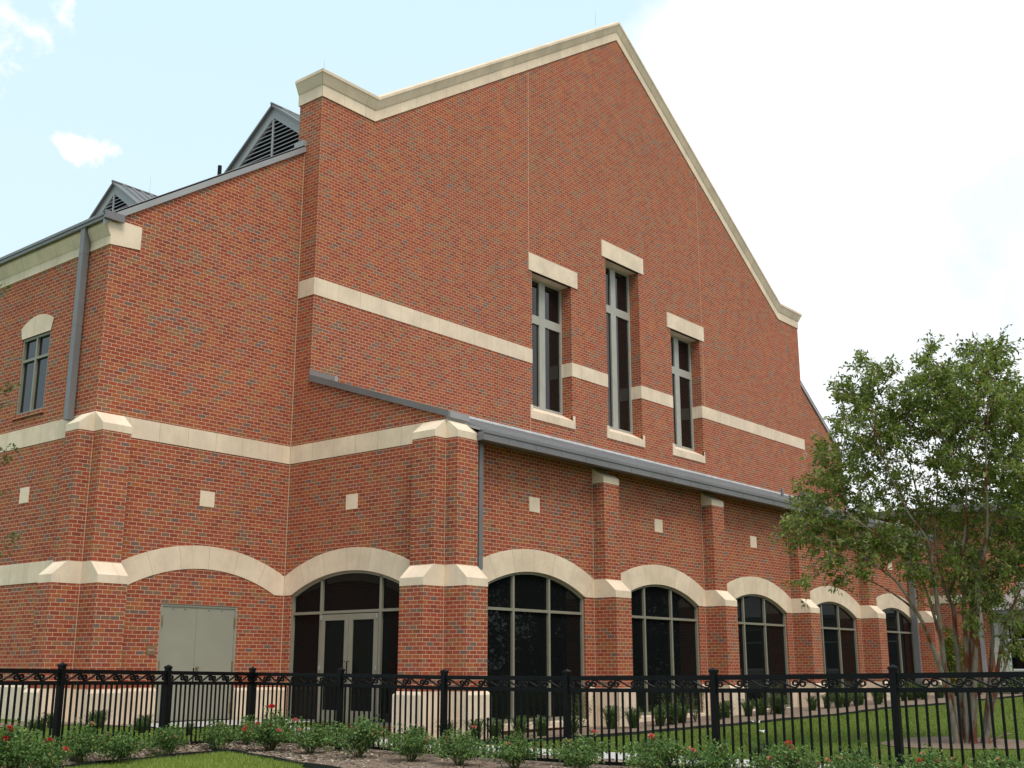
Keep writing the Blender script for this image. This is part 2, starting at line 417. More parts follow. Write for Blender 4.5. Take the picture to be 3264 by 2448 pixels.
# ---- gable wall
wg = Wall('x', YD, 1)
XV, XV2 = 19.29, 2*XP-19.29
GZ, GP = 14.08, 21.75
def gtop(x):
    if x <= XV or x >= XV2: return GZ
    return GZ+(GP-GZ)*(1-abs(x-XP)/(XP-XV))
GW = [(25.99, 27.99, 11.717, 10.40), (29.93, 31.91, 13.257, 11.72), (33.91, 35.92, 11.717, 10.40)]
gops = [dict(a0=a, a1=b, z0=7.13, top=(lambda z: (lambda q: z))(zt), d=.46) for a, b, zt, _ in GW]
gable = wg.build(XB, XE, 5.2, gtop, (XV, XP, XV2), gops)
# return faces of the gable's ends and its back
for x in (XB, XE):
    zb_ = rake(YD) if x == XB else 5.2
    gable.face([(x, YD, zb_), (x, YA if x == XB else YD+.86, zb_), (x, YA if x == XB else YD+.86, GZ), (x, YD, GZ)])
    if x == XB: gable.face([(x, YA, 12.3), (x, YD+.86, 12.3), (x, YD+.86, GZ), (x, YA, GZ)])
for a, b in ((XB, XV), (XV, XP), (XP, XV2), (XV2, XE)):
    gable.face([(a, YD+.86, 5.2), (b, YD+.86, 5.2), (b, YD+.86, gtop(b)), (a, YD+.86, gtop(a))])
gable = gable.build(BR, 'brick', hall)
# ---- right wing wall
vr = lambda x: verge(2*XP-x)
rw = ww.build(XE-.2, 2*XP-XA, -2.0, lambda x: vr(min(x, 2*XP-12.35)))
rw.face([(2*XP-XA, YA, -2), (2*XP-XA, 40, -2), (2*XP-XA, 40, 9.4), (2*XP-XA, YA, 9.4)])
rw.face([(XF1, YC, -2), (XF1, YD, -2), (XF1, YD, 6.5), (XF1, YC, 5.0)])
rw = rw.build(BR, 'brick', hall)

# ---- control / corner joints
jm = MB()
jm.box(XB-.012, XB+.002, YA-.02, YA-.004, -.5, 12.7)
jm.build('corner_joint', 'joint', end)
jm = MB(); jm.box(25.83, 25.843, YD-.004, YD+.01, 11.72+.55, 18.35); jm.box(25.895, 25.908, YD-.004, YD+.01, 6.7, 7.12); jm.build('control_joint', 'joint', gable)
jm = MB(); jm.box(36.12, 36.132, YD-.004, YD+.01, 9.25, 18.2); jm.build('control_joint', 'joint', gable)
for x in XPS:
    jm = MB(); jm.box(x-.012, x+.003, YC-.004, YC+.01, -.45, 1.6); jm.box(x-.012, x+.003, YC-.004, YC+.01, 2.03, 4.6)
    jm.build('corner_joint', 'joint', front)
jm = MB(); jm.box(XA-.012, XA+.004, YA-.004, YA+.012, -.4, 1.6); jm.box(XA-.012, XA+.004, YA-.004, YA+.012, 2.03, 4.6); jm.build('corner_joint', 'joint', wing)

# ---- stone bands
def band(wl, a0, a1, z0, z1, parent, o=-.012):
    mb = MB(); wl.bx(mb, a0, a1, z0, z1, o, .05); return mb.build('stone_band', 'stonej', parent)
B2B, B2T, B1B, B1T = 4.68, 5.10, 8.80, 9.24
band(ww, XA+.3, XB, B2B, B2T, wing); band(we, YC+.3, YA-.012, B2B, B2T, end); band(wl_, YA+.3, 40, B2B, B2T, left)
band(wl_, YA+.3, 40, 1.70, 2.13, left)
e = [XB-.012]+[q for g in GW for q in g[:2]]+[XE]
for a, b in zip(e[::2], e[1::2]): band(wg, a, b, B1B, B1T, gable)
mb = MB(); mb.box(XB-.012, XB+.05, YD+.05, YD+.60, B1B, B1T); mb.build('stone_band', 'stonej', gable)
for a, b, *_ in GW:                      # band returns into the right-hand jambs
    mb = MB(); mb.box(b-.012, b+.04, YD-.008, YD+.44, B1B, B1T); mb.build('stone_band', 'stonej', gable)
# ---- square accent stones
def sq(wl, a, z, parent):
    mb = MB(); wl.bx(mb, a-.19, a+.19, z-.17, z+.17, -.010, .05); mb.build('square_stone', 'stone', parent)
for c, he in bays: sq(wf, c+.02, 3.59, front)
sq(we, 19.04, 3.59, end); sq(ww, 15.20, 3.60, wing); sq(wl_, 23.81, 3.60, left)
# ---- arches
for c, he in bays: ring(wf, c, he, hall)
ring(we, ce, hee, hall); ring(ww, (13.05+XB)/2, (XB-13.05)/2, hall)

# ---- buttresses
def buttress(P, a0, a1, zt_b, zt_t, top_d, base_top=-.47):
    """P(a,o,z): a along the wall, o outward"""
    mb = MB()
    def bx(a, b, o0, o1, z0, z1, m=mb):
        A = P(a, o0, z0); B = P(b, o1, z1); m.box(A[0], B[0], A[1], B[1], A[2], B[2])
    bx(a0, a1, 0, .62, base_top, ZS); bx(a0, a1, 0, .335, 2.03, zt_b)
    bt = mb.build('buttress', 'brick', hall)
    for zb, dl, h, zt, du in ((ZS, .622, .16, 2.03, .33), (zt_b, .337, .15, zt_t, top_d)):
        m = MB(); pr = [(0, zb), (dl, zb), (dl, zb+h), (du, zt), (0, zt)]
        if du <= 0: pr = pr[:-1]
        g = .004
        m.prism(pr, lambda o, z: P(a0-g, o, z), lambda o, z: P(a1+g, o, z)); m.build('cap_stone', 'stone', bt)
    m = MB(); pr = [(0, -2), (.69, -2), (.69, base_top-.07), (.63, base_top), (0, base_top)]
    m.prism(pr, lambda o, z: P(a0-.06 if z < base_top else a0-.003, o, z), lambda o, z: P(a1+.06 if z < base_top else a1+.003, o, z))
    m.build('stone_base', 'base', bt)
Pf = lambda a, o, z: (a, YC-o, z)
for i, x in enumerate(XPS):
    if i == 0: buttress(Pf, x, x+PW, 4.68, 5.10, 0)
    else: buttress(Pf, x, x+PW, 4.35, 4.72, 0)
buttress(lambda a, o, z: (XB-o, a, z), YC, YC+.66, 4.68, 5.10, 0)
buttress(lambda a, o, z: (XA-o, a, z), YA, YA+.50, 4.68, 5.10, 0, -.40)
buttress(lambda a, o, z: (a, YA-o, z), XA, XA+.66, 4.68, 5.10, 0, -.42)

# ---- stone wall base between openings
def wbase(wl, a0, a1, parent, zt=-.45):
    m = MB(); pr = [(.02, -2), (-.06, -2), (-.06, zt-.06), (-.003, zt), (.02, zt)]
    m.prism(pr, lambda o, z: wl.p(a0, z, o), lambda o, z: wl.p(a1, z, o)); m.build('stone_base', 'base', parent)
for i, (c, he) in enumerate(bays):
    wbase(wf, c-he+.07, c-HW, front); wbase(wf, c+HW, c+he-.07, front)
wbase(we, ce+HW, YA-.07, end); wbase(we, 16.92, ce-HW, end)
wbase(ww, 13.07, DX0, wing, -.42); wbase(ww, DX1, XB, wing, -.44); wbase(wl_, YA+.57, 40, left, -.34)

# ---- windows
def arched_window(wl, c, off, zb, muls, ztr, mat, parent, name='window', fw=.055):
    mb = MB(); f = arch(c, HW, ZS, RISE); o0, o1 = off-.05, off+.05
    n = 28; pts = [(c-HW, zb)]+[(c-HW+2*HW*k/n, f(c-HW+2*HW*k/n)) for k in range(n+1)]+[(c+HW, zb)]
    f2 = lambda a: f(c+(a-c)*HW/(HW-fw))-fw
    inn = [(c-HW+fw, zb)]+[(c-(HW-fw)+2*(HW-fw)*k/n, f2(c-(HW-fw)+2*(HW-fw)*k/n)) for k in range(n+1)]+[(c+HW-fw, zb)]
    for k in range(len(pts)-1):
        a, b, p, q = pts[k], pts[k+1], inn[k], inn[k+1]
        mb.face([wl.p(*a, o0), wl.p(*b, o0), wl.p(*q, o0), wl.p(*p, o0)])
        mb.face([wl.p(*p, o0), wl.p(*q, o0), wl.p(*q, o1), wl.p(*p, o1)])
    wl.bx(mb, c-HW+.002, c+HW-.002, zb, zb+.075, o0-.002, o1)
    wl.bx(mb, c-HW+fw, c+HW-fw, ztr-.03, ztr+.03, o0+.003, o1)
    for m in muls: wl.bx(mb, c+m-.033, c+m+.033, zb+.07, f2(c+m)+.02, o0, o1)
    fr = mb.build(name, mat, parent)
    g = MB()
    for k in range(1, len(inn)-2):
        p, q = inn[k], inn[k+1]
        g.face([wl.p(p[0], zb, off+.01), wl.p(q[0], zb, off+.01), wl.p(*q, off+.01), wl.p(*p, off+.01)])
    g.build('glass', 'tinted', fr)
    return fr
for c, he in bays:
    fr = arched_window(wf, c, .10, -1.16, (-.66, .62), 1.22, 'frame', hall)
    m = MB(); pr = [(.12, -1.30), (-.10, -1.30), (-.10, -1.19), (.12, -1.15)]
    m.prism(pr, lambda o, z: wf.p(c-HW, z, o), lambda o, z: wf.p(c+HW, z, o)); m.build('sill', 'base', fr)
# entry doors
fr = arched_window(we, ce, .09, -1.2, (.93, -.97), 1.18, 'frame', hall, 'entry_door', .06)
for a0, a1, hs in ((ce-.015+.005, ce+.89, 1), (ce-.93, ce-.02, -1)):
    m = MB(); z0, z1 = -1.17, 1.13
    st = .125
    we.bx(m, a0, a0+st, z0, z1, .02, .075); we.bx(m, a1-st, a1, z0, z1, .02, .075)
    we.bx(m, a0+st, a1-st, z1-.13, z1, .022, .075); we.bx(m, a0+st, a1-st, z0, z0+.26, .022, .075)
    m.build('door_leaf', 'frame', fr)
    m = MB(); we.bx(m, a0+st, a1-st, z0+.26, z1-.13, .045, .055); m.build('door_glass', 'tinted', fr)
    h = a0+.06 if hs > 0 else a1-.06
    m = MB(); m.tube([we.p(h, -.22, .0), we.p(h, -.22, -.06), we.p(h, .12, -.06), we.p(h, .12, .0)], .013, 6); m.build('door_handle', 'black', fr)
    hh = a1-.02 if hs > 0 else a0+.02
    for zz in (1.06, -.02):
        m = MB(); we.bx(m, hh-.018, hh+.018, zz-.045, zz+.045, -.005, .03); m.build('pivot_hinge', 'metal_l', fr)
# steel double door
fr = MB(); fw = .055
ww.bx(fr, DX0, DX0+fw, -1.12, DZ, .015, .11); ww.bx(fr, DX1-fw, DX1, -1.12, DZ, .015, .11); ww.bx(fr, DX0+fw, DX1-fw, DZ-.05, DZ, .017, .11)
fr = fr.build('steel_door', 'steel', hall); cd = (DX0+DX1)/2-.06
for a0, a1 in ((DX0+fw+.004, cd-.003), (cd+.003, DX1-fw-.004)):
    m = MB(); ww.bx(m, a0, a1, -1.09, DZ-.055, .035, .08); m.build('door_leaf', 'steel', fr)
    for k in (.2, .55):
        m = MB(); x = a0+(a1-a0)*(k+.1); m.tube([(x, YA+.036, DZ-.11), (x, YA+.03, DZ-.11)], .012, 8); m.build('screw_head', 'dark', fr)
    hx = a0 if a0 < cd else a1
    for z in (.95, .02, -.85):
        m = MB(); ww.bx(m, hx-.014, hx+.014, z-.10, z+.10, .0, .04); m.build('hinge', 'bronze', fr)
m = MB(); m.tube([(cd+.07, YA+.04, -.02), (cd+.07, YA-.02, -.02)], [.03, .034], 10); m.build('door_knob', 'bronze', fr)
m = MB(); ww.bx(m, DX0+.02, DX1-.02, -1.18, -1.115, -.06, .12); m.build('threshold', 'bronze', fr)
m = MB(); ww.bx(m, cd-.012, cd+.012, -.30, -.02, .02, .036); m.build('astragal', 'dark', fr)
pl = MB(); ww.bx(pl, 13.95, 14.14, .25, .43, -.015, 0); pl = pl.build('wall_plate', 'bronze', hall)
m = MB()
for k in range(4): ww.bx(m, 13.985+k*.036, 14.012+k*.036, .335, .345, -.018, -.014)
m.build('plate_lettering', 'white', pl)
# window of the left wall
def rect_window(wl, a0, a1, z0, z1, off, ztr, mat, parent, fw=.06, am=None, mw=.045, bw=.045):
    m = MB(); am = (a0+a1)/2 if am is None else am
    wl.bx(m, a0, a0+fw, z0, z1, off-.05, off+.05); wl.bx(m, a1-fw, a1, z0, z1, off-.05, off+.05)
    wl.bx(m, a0+fw, a1-fw, z1-fw, z1, off-.048, off+.05); wl.bx(m, a0+fw, a1-fw, z0, z0+fw, off-.048, off+.05)
    wl.bx(m, am-mw/2, am+mw/2, z0+fw, z1-fw, off-.046, off+.05)
    wl.bx(m, a0+fw, a1-fw, ztr-bw/2, ztr+bw/2, off-.044, off+.05)
    fr = m.build('window', mat, parent)
    g = MB(); g.face([wl.p(a0+fw/2, z0+fw/2, off+.01), wl.p(a1-fw/2, z0+fw/2, off+.01), wl.p(a1-fw/2, z1-fw/2, off+.01), wl.p(a0+fw/2, z1-fw/2, off+.01)])
    g.build('glass', 'glass', fr); return fr
fr = rect_window(wl_, LW0, LW1, 5.44, 7.23, .07, 6.70, 'frame', hall, mw=.06, bw=.06)
m = MB(); cl_ = (LW0+LW1)/2; n = 10; ex = arch(cl_, .70, 7.49, .21)
for k in range(n):
    a, b = cl_-.7+1.4*k/n, cl_-.7+1.4*(k+1)/n
    ai, bi = cl_+(a-cl_)*.9, cl_+(b-cl_)*.9
    m.face([wl_.p(ai, 7.23, -.015), wl_.p(bi, 7.23, -.015), wl_.p(b, ex(b), -.015), wl_.p(a, ex(a), -.015)])
    m.face([wl_.p(ai, 7.23, -.015), wl_.p(bi, 7.23, -.015), wl_.p(bi, 7.23, .1), wl_.p(ai, 7.23, .1)])
    m.face([wl_.p(a, ex(a), -.015), wl_.p(b, ex(b), -.015), wl_.p(b, ex(b), .02), wl_.p(a, ex(a), .02)])
m.build('lintel', 'stonej', fr)
m = MB(); wl_.bx(m, LW0-.05, LW1+.05, 5.36, 5.445, -.04, .1); m.build('sill', 'brick', fr)
# gable windows
LN = [(25.81, 28.29, 11.717, 12.265), (29.70, 32.19, 13.257, 13.828), (33.67, 36.20, 11.717, 12.265)]
SL = [(25.89, 28.09), (29.81, 32.01), (33.78, 35.95)]
for (a, b, zt, zb), (l0, l1, lb, lt), (s0, s1) in zip(GW, LN, SL):
    fr = rect_window(wg, a, b, 7.60, zt, .44, zb, 'frame_l', hall, .07, mw=.29, bw=.27)
    m = MB(); wg.bx(m, l0, l1, lb, lt, -.035, .10); wg.bx(m, a, b, lb-.001, lb+.2, .10, .46); m.build('lintel', 'stone', fr)
    m = MB(); pr = [(.44, 7.12), (-.03, 7.12), (-.03, 7.36), (.44, 7.62)]
    m.prism(pr, lambda o, z: wg.p(a, z, o), lambda o, z: wg.p(b, z, o))
    for q0, q1 in ((s0, a), (b, s1)): wg.bx(m, q0, q1, 7.12, 7.53, -.03, .05)
    m.build('sill', 'stonej', fr)

# ---- gable coping: profile (out, up) swept along the parapet
prof = [(.0, 0), (.03, 0), (.03, .30), (.055, .33), (.15, .56), (.17, .58), (.17, .66), (.0, .73), (-.86, .73), (-.90, .60), (-.90, 0)]
pth = [(XB, YD+.86, GZ), (XB, YD, GZ), (XV, YD, GZ), (XP, YD, GP), (XV2, YD, GZ), (XE, YD, GZ), (XE, YD+.86, GZ)]
mb = MB(); rows = []
for i, (x, y, z) in enumerate(pth):
    row = []
    for o, h in prof:
        oo = max(o, -.43)
        if i in (0, 1): ox = -oo
        elif i in (5, 6): ox = oo
        else: ox = 0
        oy = -o if 1 <= i <= 5 else 0
        if i in (1, 5) and o < 0: ox = 0 if o > -.5 else 0
        row.append(Vector((x+(ox if o > 0 else 0), y+oy, z+h)))
    rows.append(row)
u = 0
for r0, r1 in zip(rows[1:-1], rows[2:-1]):
    du = (r1[0]-r0[0]).length
    for k in range(len(prof)-1):
        mb.face([r0[k], r1[k], r1[k+1], r0[k+1]], [(u, k*.1), (u+du, k*.1), (u+du, k*.1+.1), (u, k*.1+.1)])
    u += du
for i, sg in ((1, -1), (5, 1)):            # returns at the kneelers
    x = pth[i][0]
    for k in range(7):
        (oa, ha), (ob, hb) = prof[k], prof[k+1]
        mb.face([(x+sg*oa, YD-oa, GZ+ha), (x+sg*oa, YD+.90, GZ+ha), (x+sg*ob, YD+.90, GZ+hb), (x+sg*ob, YD-ob, GZ+hb)],
                [(0, k*.1), (.7, k*.1), (.7, k*.1+.1), (0, k*.1+.1)])
    mb.face([(x+sg*o, YD+.90, GZ+h) for o, h in prof[:8]])
mb.build('coping', 'stonej', hall)

# ---- eaves cornice of the wing (left wall) and its return block
m = MB(); pr = [(.04, 8.74), (-.02, 8.74), (-.02, 8.93), (-.04, 8.96), (-.13, 9.16), (-.13, 9.24), (.04, 9.24)]
m.prism(pr, lambda o, z: wl_.p(YA-.02, z, o), lambda o, z: wl_.p(40, z, o)); cor = m.build('cornice', 'stonej', hall)
m = MB(); pr = [(0, 8.74), (.71, 8.80), (.71, 9.32), (.30, 9.32), (.12, 9.26), (-.12, 9.24), (-.12, 9.16), (-.015, 8.93)]
m.prism(pr, lambda a, z: (XA+a, YA-.022, z), lambda a, z: (XA+a, YA+.10, z)); m.build('return_stone', 'stone', cor)

# ---- roofs
def slab(name, pts, mat, parent, t=.05, seams=None):
    """roof sheet; pts 4 corners (eave a, eave b, top b, top a); seams = spacing of standing seams"""
    m = MB(); p = [Vector(q) for q in pts]; n = (p[1]-p[0]).cross(p[3]-p[0]).normalized()
    if n.z < 0: n = -n
    b = [q-n*t for q in p]
    m.face(p); m.face(b[::-1])
    for k in range(4): m.face([p[k], b[k], b[(k+1) % 4], p[(k+1) % 4]])
    if seams:
        L = (p[1]-p[0]).length; k = seams/2; d = (p[1]-p[0])/L
        while k < L:
            lo = p[0]+d*k; hi = p[3]+(p[2]-p[3])*(k/L); w_ = d*.012
            m.face([lo-w_, hi-w_, hi-w_+n*.04, lo-w_+n*.04]); m.face([lo+w_, hi+w_, hi+w_+n*.04, lo+w_+n*.04])
            m.face([lo-w_+n*.04, hi-w_+n*.04, hi+w_+n*.04, lo+w_+n*.04]); m.face([lo-w_, lo+w_, lo+w_+n*.04, lo-w_+n*.04])
            k += seams
    return m.build(name, mat, parent)
rz = lambda x: .672*x+1.17
YR0 = YA-.06
slab('roof_slope', [(12.13, YR0+.85, rz(12.13)), (12.13, 48, rz(12.13)), (XP, 48, rz(XP)), (XP, YR0+.85, rz(XP))], 'metal_l', hall, .04, .42)
slab('roof_slope', [(2*XP-12.13, 48, rz(12.13)), (2*XP-12.13, YR0+.85, rz(12.13)), (XP, YR0+.85, rz(XP)), (XP, 48, rz(XP))], 'metal_l', hall, .04, .42)
for a, b in ((12.13, XB), (2*XP-12.13, XE)):
    f = lambda x: rz(x) if x < XP else rz(2*XP-x)
    pts = [(a, YR0, f(a)), (a, YR0+.85, f(a)), (b, YR0+.85, f(b)), (b, YR0, f(b))]
    slab('roof_slope', pts, 'metal_l', hall, .03)
    m = MB()
    A = [(a, YR0, f(a)-.19), (a, YR0, f(a)+.015), (b, YR0, f(b)+.015), (b, YR0, f(b)-.19)]
    m.face(A); m.face([(x, y+.065, z) for x, y, z in A]); 
    m.face([A[0], A[3], (b, YR0+.065, A[3][2]), (a, YR0+.065, A[0][2])])
    m.face([A[1], A[2], (b, YR0+.065, A[2][2]), (a, YR0+.065, A[1][2])]); m.face([A[0], A[1], (a, YR0+.065, A[1][2]), (a, YR0+.065, A[0][2])])
    m.build('verge_trim', 'metal_l', hall)  # paler metal stands in for the light on this camera-facing edge
m = MB(); m.box(XB-.09, XB+.02, YR0-.01, YA+.3, 12.86, 13.02); m.build('flashing', 'metal_l', hall)
# wing gutter and its downspout
m = MB(); m.box(XA-.22, XA-.05, YA-.10, 40, 9.245, 9.37); m.box(XA-.24, XA-.22, YA-.10, 40, 9.32, 9.385)
for k in range(12): m.box(XA-.226, XA-.218, YA+1.2+k*1.3, YA+1.22+k*1.3, 9.245, 9.375)
m.box(XA-.24, XA+.22, YA-.13, YA-.07, 9.25, 9.42)
m.build('gutter', 'metal', hall)
m = MB(); m.box(XA-.20, XA-.06, 21.98, 22.14, 5.0, 9.26)
for z in (7.05, 8.65): m.box(XA-.204, XA-.056, 21.976, 22.144, z, z+.03)
m.build('downspout', 'metal', hall)
# annex roof
AY0, AZ0 = 15.76, 4.93
az = lambda y: AZ0+(y-AY0)*.348
slab('annex_roof', [(18.05, AY0, az(AY0)), (XF1+.25, AY0, az(AY0)), (XF1+.25, YD, az(YD)), (18.05, YD, az(YD))], 'metal_l', hall, .04, .45)
zz = lambda y: 5.09+(y-16.0)*.330
slab('annex_roof', [(17.43, 16.13, zz(16.13)+.11), (18.06, 16.13, zz(16.13)+.11), (18.06, YD, zz(YD)+.11), (17.43, YD, zz(YD)+.11)], 'metal', hall, .04)
m = MB(); m.box(XB-.06, 18.09, 16.10, 16.17, zz(16.12)-.005, zz(16.12)+.135); m.build('verge_trim', 'metal_l', hall)
m = MB()
A = [(XB-.062, 16.098, zz(16.1)), (XB-.062, 20.63, zz(20.63)), (XB-.062, 20.63, zz(20.63)+.16), (XB-.062, 16.098, zz(16.1)+.135)]
B = [(x+.07, y, z) for x, y, z in A]
m.face(A); m.face(B)
for k in range(4): m.face([A[k], A[(k+1) % 4], B[(k+1) % 4], B[k]])
m.build('verge_trim', 'metal', hall)
m = MB()
A = [(XB-.04, 19.72, zz(19.72)+.155), (XB-.04, 20.63, zz(20.63)+.155), (XB-.04, 20.63, zz(20.63)+.28), (XB-.04, 19.72, zz(19.72)+.275)]
B = [(x+.10, y, z) for x, y, z in A]; m.face(A); m.face(B)
for k in range(4): m.face([A[k], A[(k+1) % 4], B[(k+1) % 4], B[k]])
m.build('flashing', 'metal_l', hall)
m = MB(); m.box(18.06, XF1+.3, YD-.03, YD+.004, az(YD), az(YD)+.09); m.build('flashing', 'chrome', hall)
m = MB(); m.box(18.06, XF1+.3, 15.66, 15.82, 4.68, 4.86); m.box(18.06, XF1+.3, 15.64, 15.66, 4.83, 4.90)
m.box(18.06, XF1+.3, 15.82, YC, 4.76, 4.80)
k = 18.9
while k < XF1: m.box(k, k+.02, 15.652, 15.662, 4.67, 4.86); k += .95
m.build('gutter', 'metal', hall)
for x0, zb in ((18.235, 1.98), (42.72, -1.2)):
    m = MB(); m.box(x0, x0+.13, 15.93, 16.13, zb, 4.72)
    for z in (3.9, 2.3): m.box(x0-.004, x0+.134, 15.926, 16.134, z, z+.03)
    m.build('downspout', 'metal', hall)
m = MB(); m.box(43.5, 44.2, 20.2, 20.62, 6.5, 6.92); m.build('roof_vent', 'metal', hall)
m = MB(); m.tube([(36.4, 17.9, az(17.9)-.05), (36.4, 17.9, az(17.9)+.32)], .05, 10); m.build('vent_pipe', 'metal', hall)
m = MB(); m.tube([(15.42, 21.9, rz(15.42)-.1), (15.42, 21.9, rz(15.42)+.28)], .05, 10); m.build('vent_pipe', 'black', hall)
# dormers with louvres
for yd, zd in ((24.55, 15.70), (32.75, 15.60)):
    xd = 19.0; zr = rz(xd); sl_ = .735; hw = (zd-zr)/sl_
    m = MB()
    t = .42
    tri = [(yd-hw, zr), (yd+hw, zr), (yd, zd)]
    hwi = hw-t/sl_*1.15; ti = [(yd-hwi, zr+.12), (yd+hwi, zr+.12), (yd, zr+.12+hwi*sl_)]
    for k in range(3):
        a, b = tri[k], tri[(k+1) % 3]; c, d = ti[k], ti[(k+1) % 3]
        m.face([(xd, *a), (xd, *b), (xd, *d), (xd, *c)]); m.face([(xd, *c), (xd, *d), (xd+.12, *d), (xd+.12, *c)])
    dm = m.build('dormer', 'metal_l', hall)
    m = MB(); m.face([(xd+.14, *q) for q in ti]); m.build('void', 'dark', dm)
    m = MB(); z = zr+.16
    while z < ti[2][1]-.06:
        h = hwi*(1-(z-zr-.12)/(ti[2][1]-zr-.12)); m.face([(xd+.01, yd-h, z), (xd+.01, yd+h, z), (xd+.10, yd+h, z+.055), (xd+.10, yd-h, z+.055)])
        m.face([(xd+.01, yd-h, z), (xd+.01, yd+h, z), (xd+.01, yd+h, z+.022), (xd+.01, yd-h, z+.022)]); z += .125
    m.box(xd-.01, xd+.03, yd-.03, yd+.03, zr+.1, ti[2][1]); m.build('louvre_panel', 'metal_l', dm)
    xr = (zd-1.17)/.672+.2
    for sg in (-1, 1):
        e0 = (xd-.10, yd+sg*(hw+.1), zd+.03-(hw+.1)*sl_); tp = (xd-.10, yd, zd+.03)
        e1 = (xd+.2, yd+sg*(hw+.1), zd+.03-(hw+.1)*sl_); t1 = (xr, yd, zd+.03)
        slab('dormer_roof', [e0, e1, t1, tp], 'metal', dm, .05)
        pts = [Vector(tp), Vector(t1), Vector(e1), Vector(e0)]
        m = MB()
        for k in range(1, 8):
            q = k/8; a = pts[0].lerp(pts[1], q); b = pts[3].lerp(pts[2], min(1, q)) if False else None
            L = (1-q)*(hw+.1)
            lo = Vector((a.x, yd+sg*L, a.z-L*sl_)); n = Vector((0, sg*sl_, 1)).normalized()*.05
            m.face([a, lo, lo+n, a+n]); m.face([a+Vector((.03, 0, 0)), lo+Vector((.03, 0, 0)), lo+n+Vector((.03, 0, 0)), a+n+Vector((.03, 0, 0))]); m.face([a+n, lo+n, lo+n+Vector((.03, 0, 0)), a+n+Vector((.03, 0, 0))])
        m.build('roof_seam', 'metal_l', dm)
    m = MB(); m.tube([(xd-.12, yd, zd+.05), (xr, yd, zd+.05)], .045, 6); m.build('ridge_cap', 'metal', dm)
def rod(x, y, z, h=.45):
    m = MB(); m.tube([(x, y, z), (x, y, z+h)], [.004, .002], 5); m.build('lightning_rod', 'metal', hall)
rod(XB+.1, YD+.1, GZ+.7, .42); rod(XP-1.1, YD+.1, GP+.1, .62); rod(XE-.1, YD+.1, GZ+.7, .4); rod(20.3, 24.55, 15.7, .75); rod(20.3, 32.75, 15.6, .7)
#--SITE--

# ================================================================== GROUND
def sheet(name, mat, A, B, n=6, dz=.01, kind='structure'):
    """ground sheet lofted between two plan polylines, following the terrain"""
    m = MB(); P = [[(a[0]+(b[0]-a[0])*k/n, a[1]+(b[1]-a[1])*k/n) for k in range(n+1)] for a, b in zip(A, B)]
    for r, q in zip(P, P[1:]):
        for k in range(n):
            m.face([(x, y, gz(x, y)+dz) for x, y in (r[k], r[k+1], q[k+1], q[k])])
    o = m.build(name, mat); return tag(o, kind=kind)
def dens(pl, step=.5):
    out = []
    for (a, b) in zip(pl, pl[1:]):
        n = max(1, int(math.hypot(b[0]-a[0], b[1]-a[1])/step))
        out += [(a[0]+(b[0]-a[0])*k/n, a[1]+(b[1]-a[1])*k/n) for k in range(n)]
    return out+[pl[-1]]
def resample(pl, n):
    d = [0]
    for a, b in zip(pl, pl[1:]): d.append(d[-1]+math.hypot(b[0]-a[0], b[1]-a[1]))
    out = []
    for k in range(n+1):
        t = d[-1]*k/n; i = 0
        while i < len(d)-2 and d[i+1] < t: i += 1
        f = (t-d[i])/(d[i+1]-d[i]); a, b = pl[i], pl[i+1]
        out.append((a[0]+(b[0]-a[0])*f, a[1]+(b[1]-a[1])*f))
    return out
xs = [-700, -200, -60, -30]+[-20+1.0*k for k in range(20)]+[.5*k for k in range(100)]+[50+2*k for k in range(20)]+[100, 160, 300, 700]
ys = [-700, -200, -80, -40]+[-30+2*k for k in range(15)]+[.5*k for k in range(56)]+[28+3*k for k in range(12)]+[80, 200, 700]
m = MB()
for a, b in zip(xs, xs[1:]):
    for c, d in zip(ys, ys[1:]): m.face([(a, c, gz(a, c)), (b, c, gz(b, c)), (b, d, gz(b, d)), (a, d, gz(a, d))])
tag(m.build('lawn', 'lawn', smooth=True), kind='structure')
# plan of fence and beds
FR = [(13.865, 17.654), (13.839, 15.214), (13.812, 12.774), (13.786, 10.335), (13.760, 7.895), (13.733, 5.455), (13.706, 3.015)]
FL = [(13.865, 17.654), (11.541, 16.910), (9.218, 16.166), (6.895, 15.42)]
ZR = [-.095, -.108, -.129, -.128, -.105, -.070, -.035]; ZL = [-.095, -.062, -.032, -.005]
edge = [(5.0, 14.22), (9.62, 15.66), (11.9, 16.26), (12.32, 16.34), (12.36, 16.10), (11.95, 14.9), (11.45, 13.4), (10.6, 10), (9.5, 0)]
inner = [(5.0, 15.45), (9.10, 16.60), (13.1, 17.95), (14.2, 18.3), (15.0, 17.9), (15.30, 16.5), (15.30, 14), (15.30, 9), (15.30, 0)]
E_, I_ = [], []
for k in range(len(edge)-1):
    for j in range(8):
        f = j/8; E_.append(tuple(edge[k][i]+(edge[k+1][i]-edge[k][i])*f for i in (0, 1))); I_.append(tuple(inner[k][i]+(inner[k+1][i]-inner[k][i])*f for i in (0, 1)))
E_.append(edge[-1]); I_.append(inner[-1])
sheet('mulch_bed', 'mulch', E_, I_, 10, .012)
pw = dens([(0, -12), (0, 20.6)])
sheet('path', 'conc', [(15.3, y) for _, y in pw], [(16.5, y) for _, y in pw], 4, .016)
sheet('path', 'conc', [(x, 19.9) for x in (13.5, 14.5, 15.5, 16.5, 17.35)], [(x, 21.12) for x in (13.5, 14.5, 15.5, 16.5, 17.35)], 4, .020)
bed_o = [(16.55, 17.4), (16.6, 14.9), (17.4, 14.3), (19.5, 14.25), (20.2, 14.0), (23.3, 13.75), (24.5, 13.55), (27.2, 13.45), (29.6, 13.25), (33.3, 13.5), (36.4, 12.95), (40, 12.9), (44, 12.6), (46.9, 12.9)]
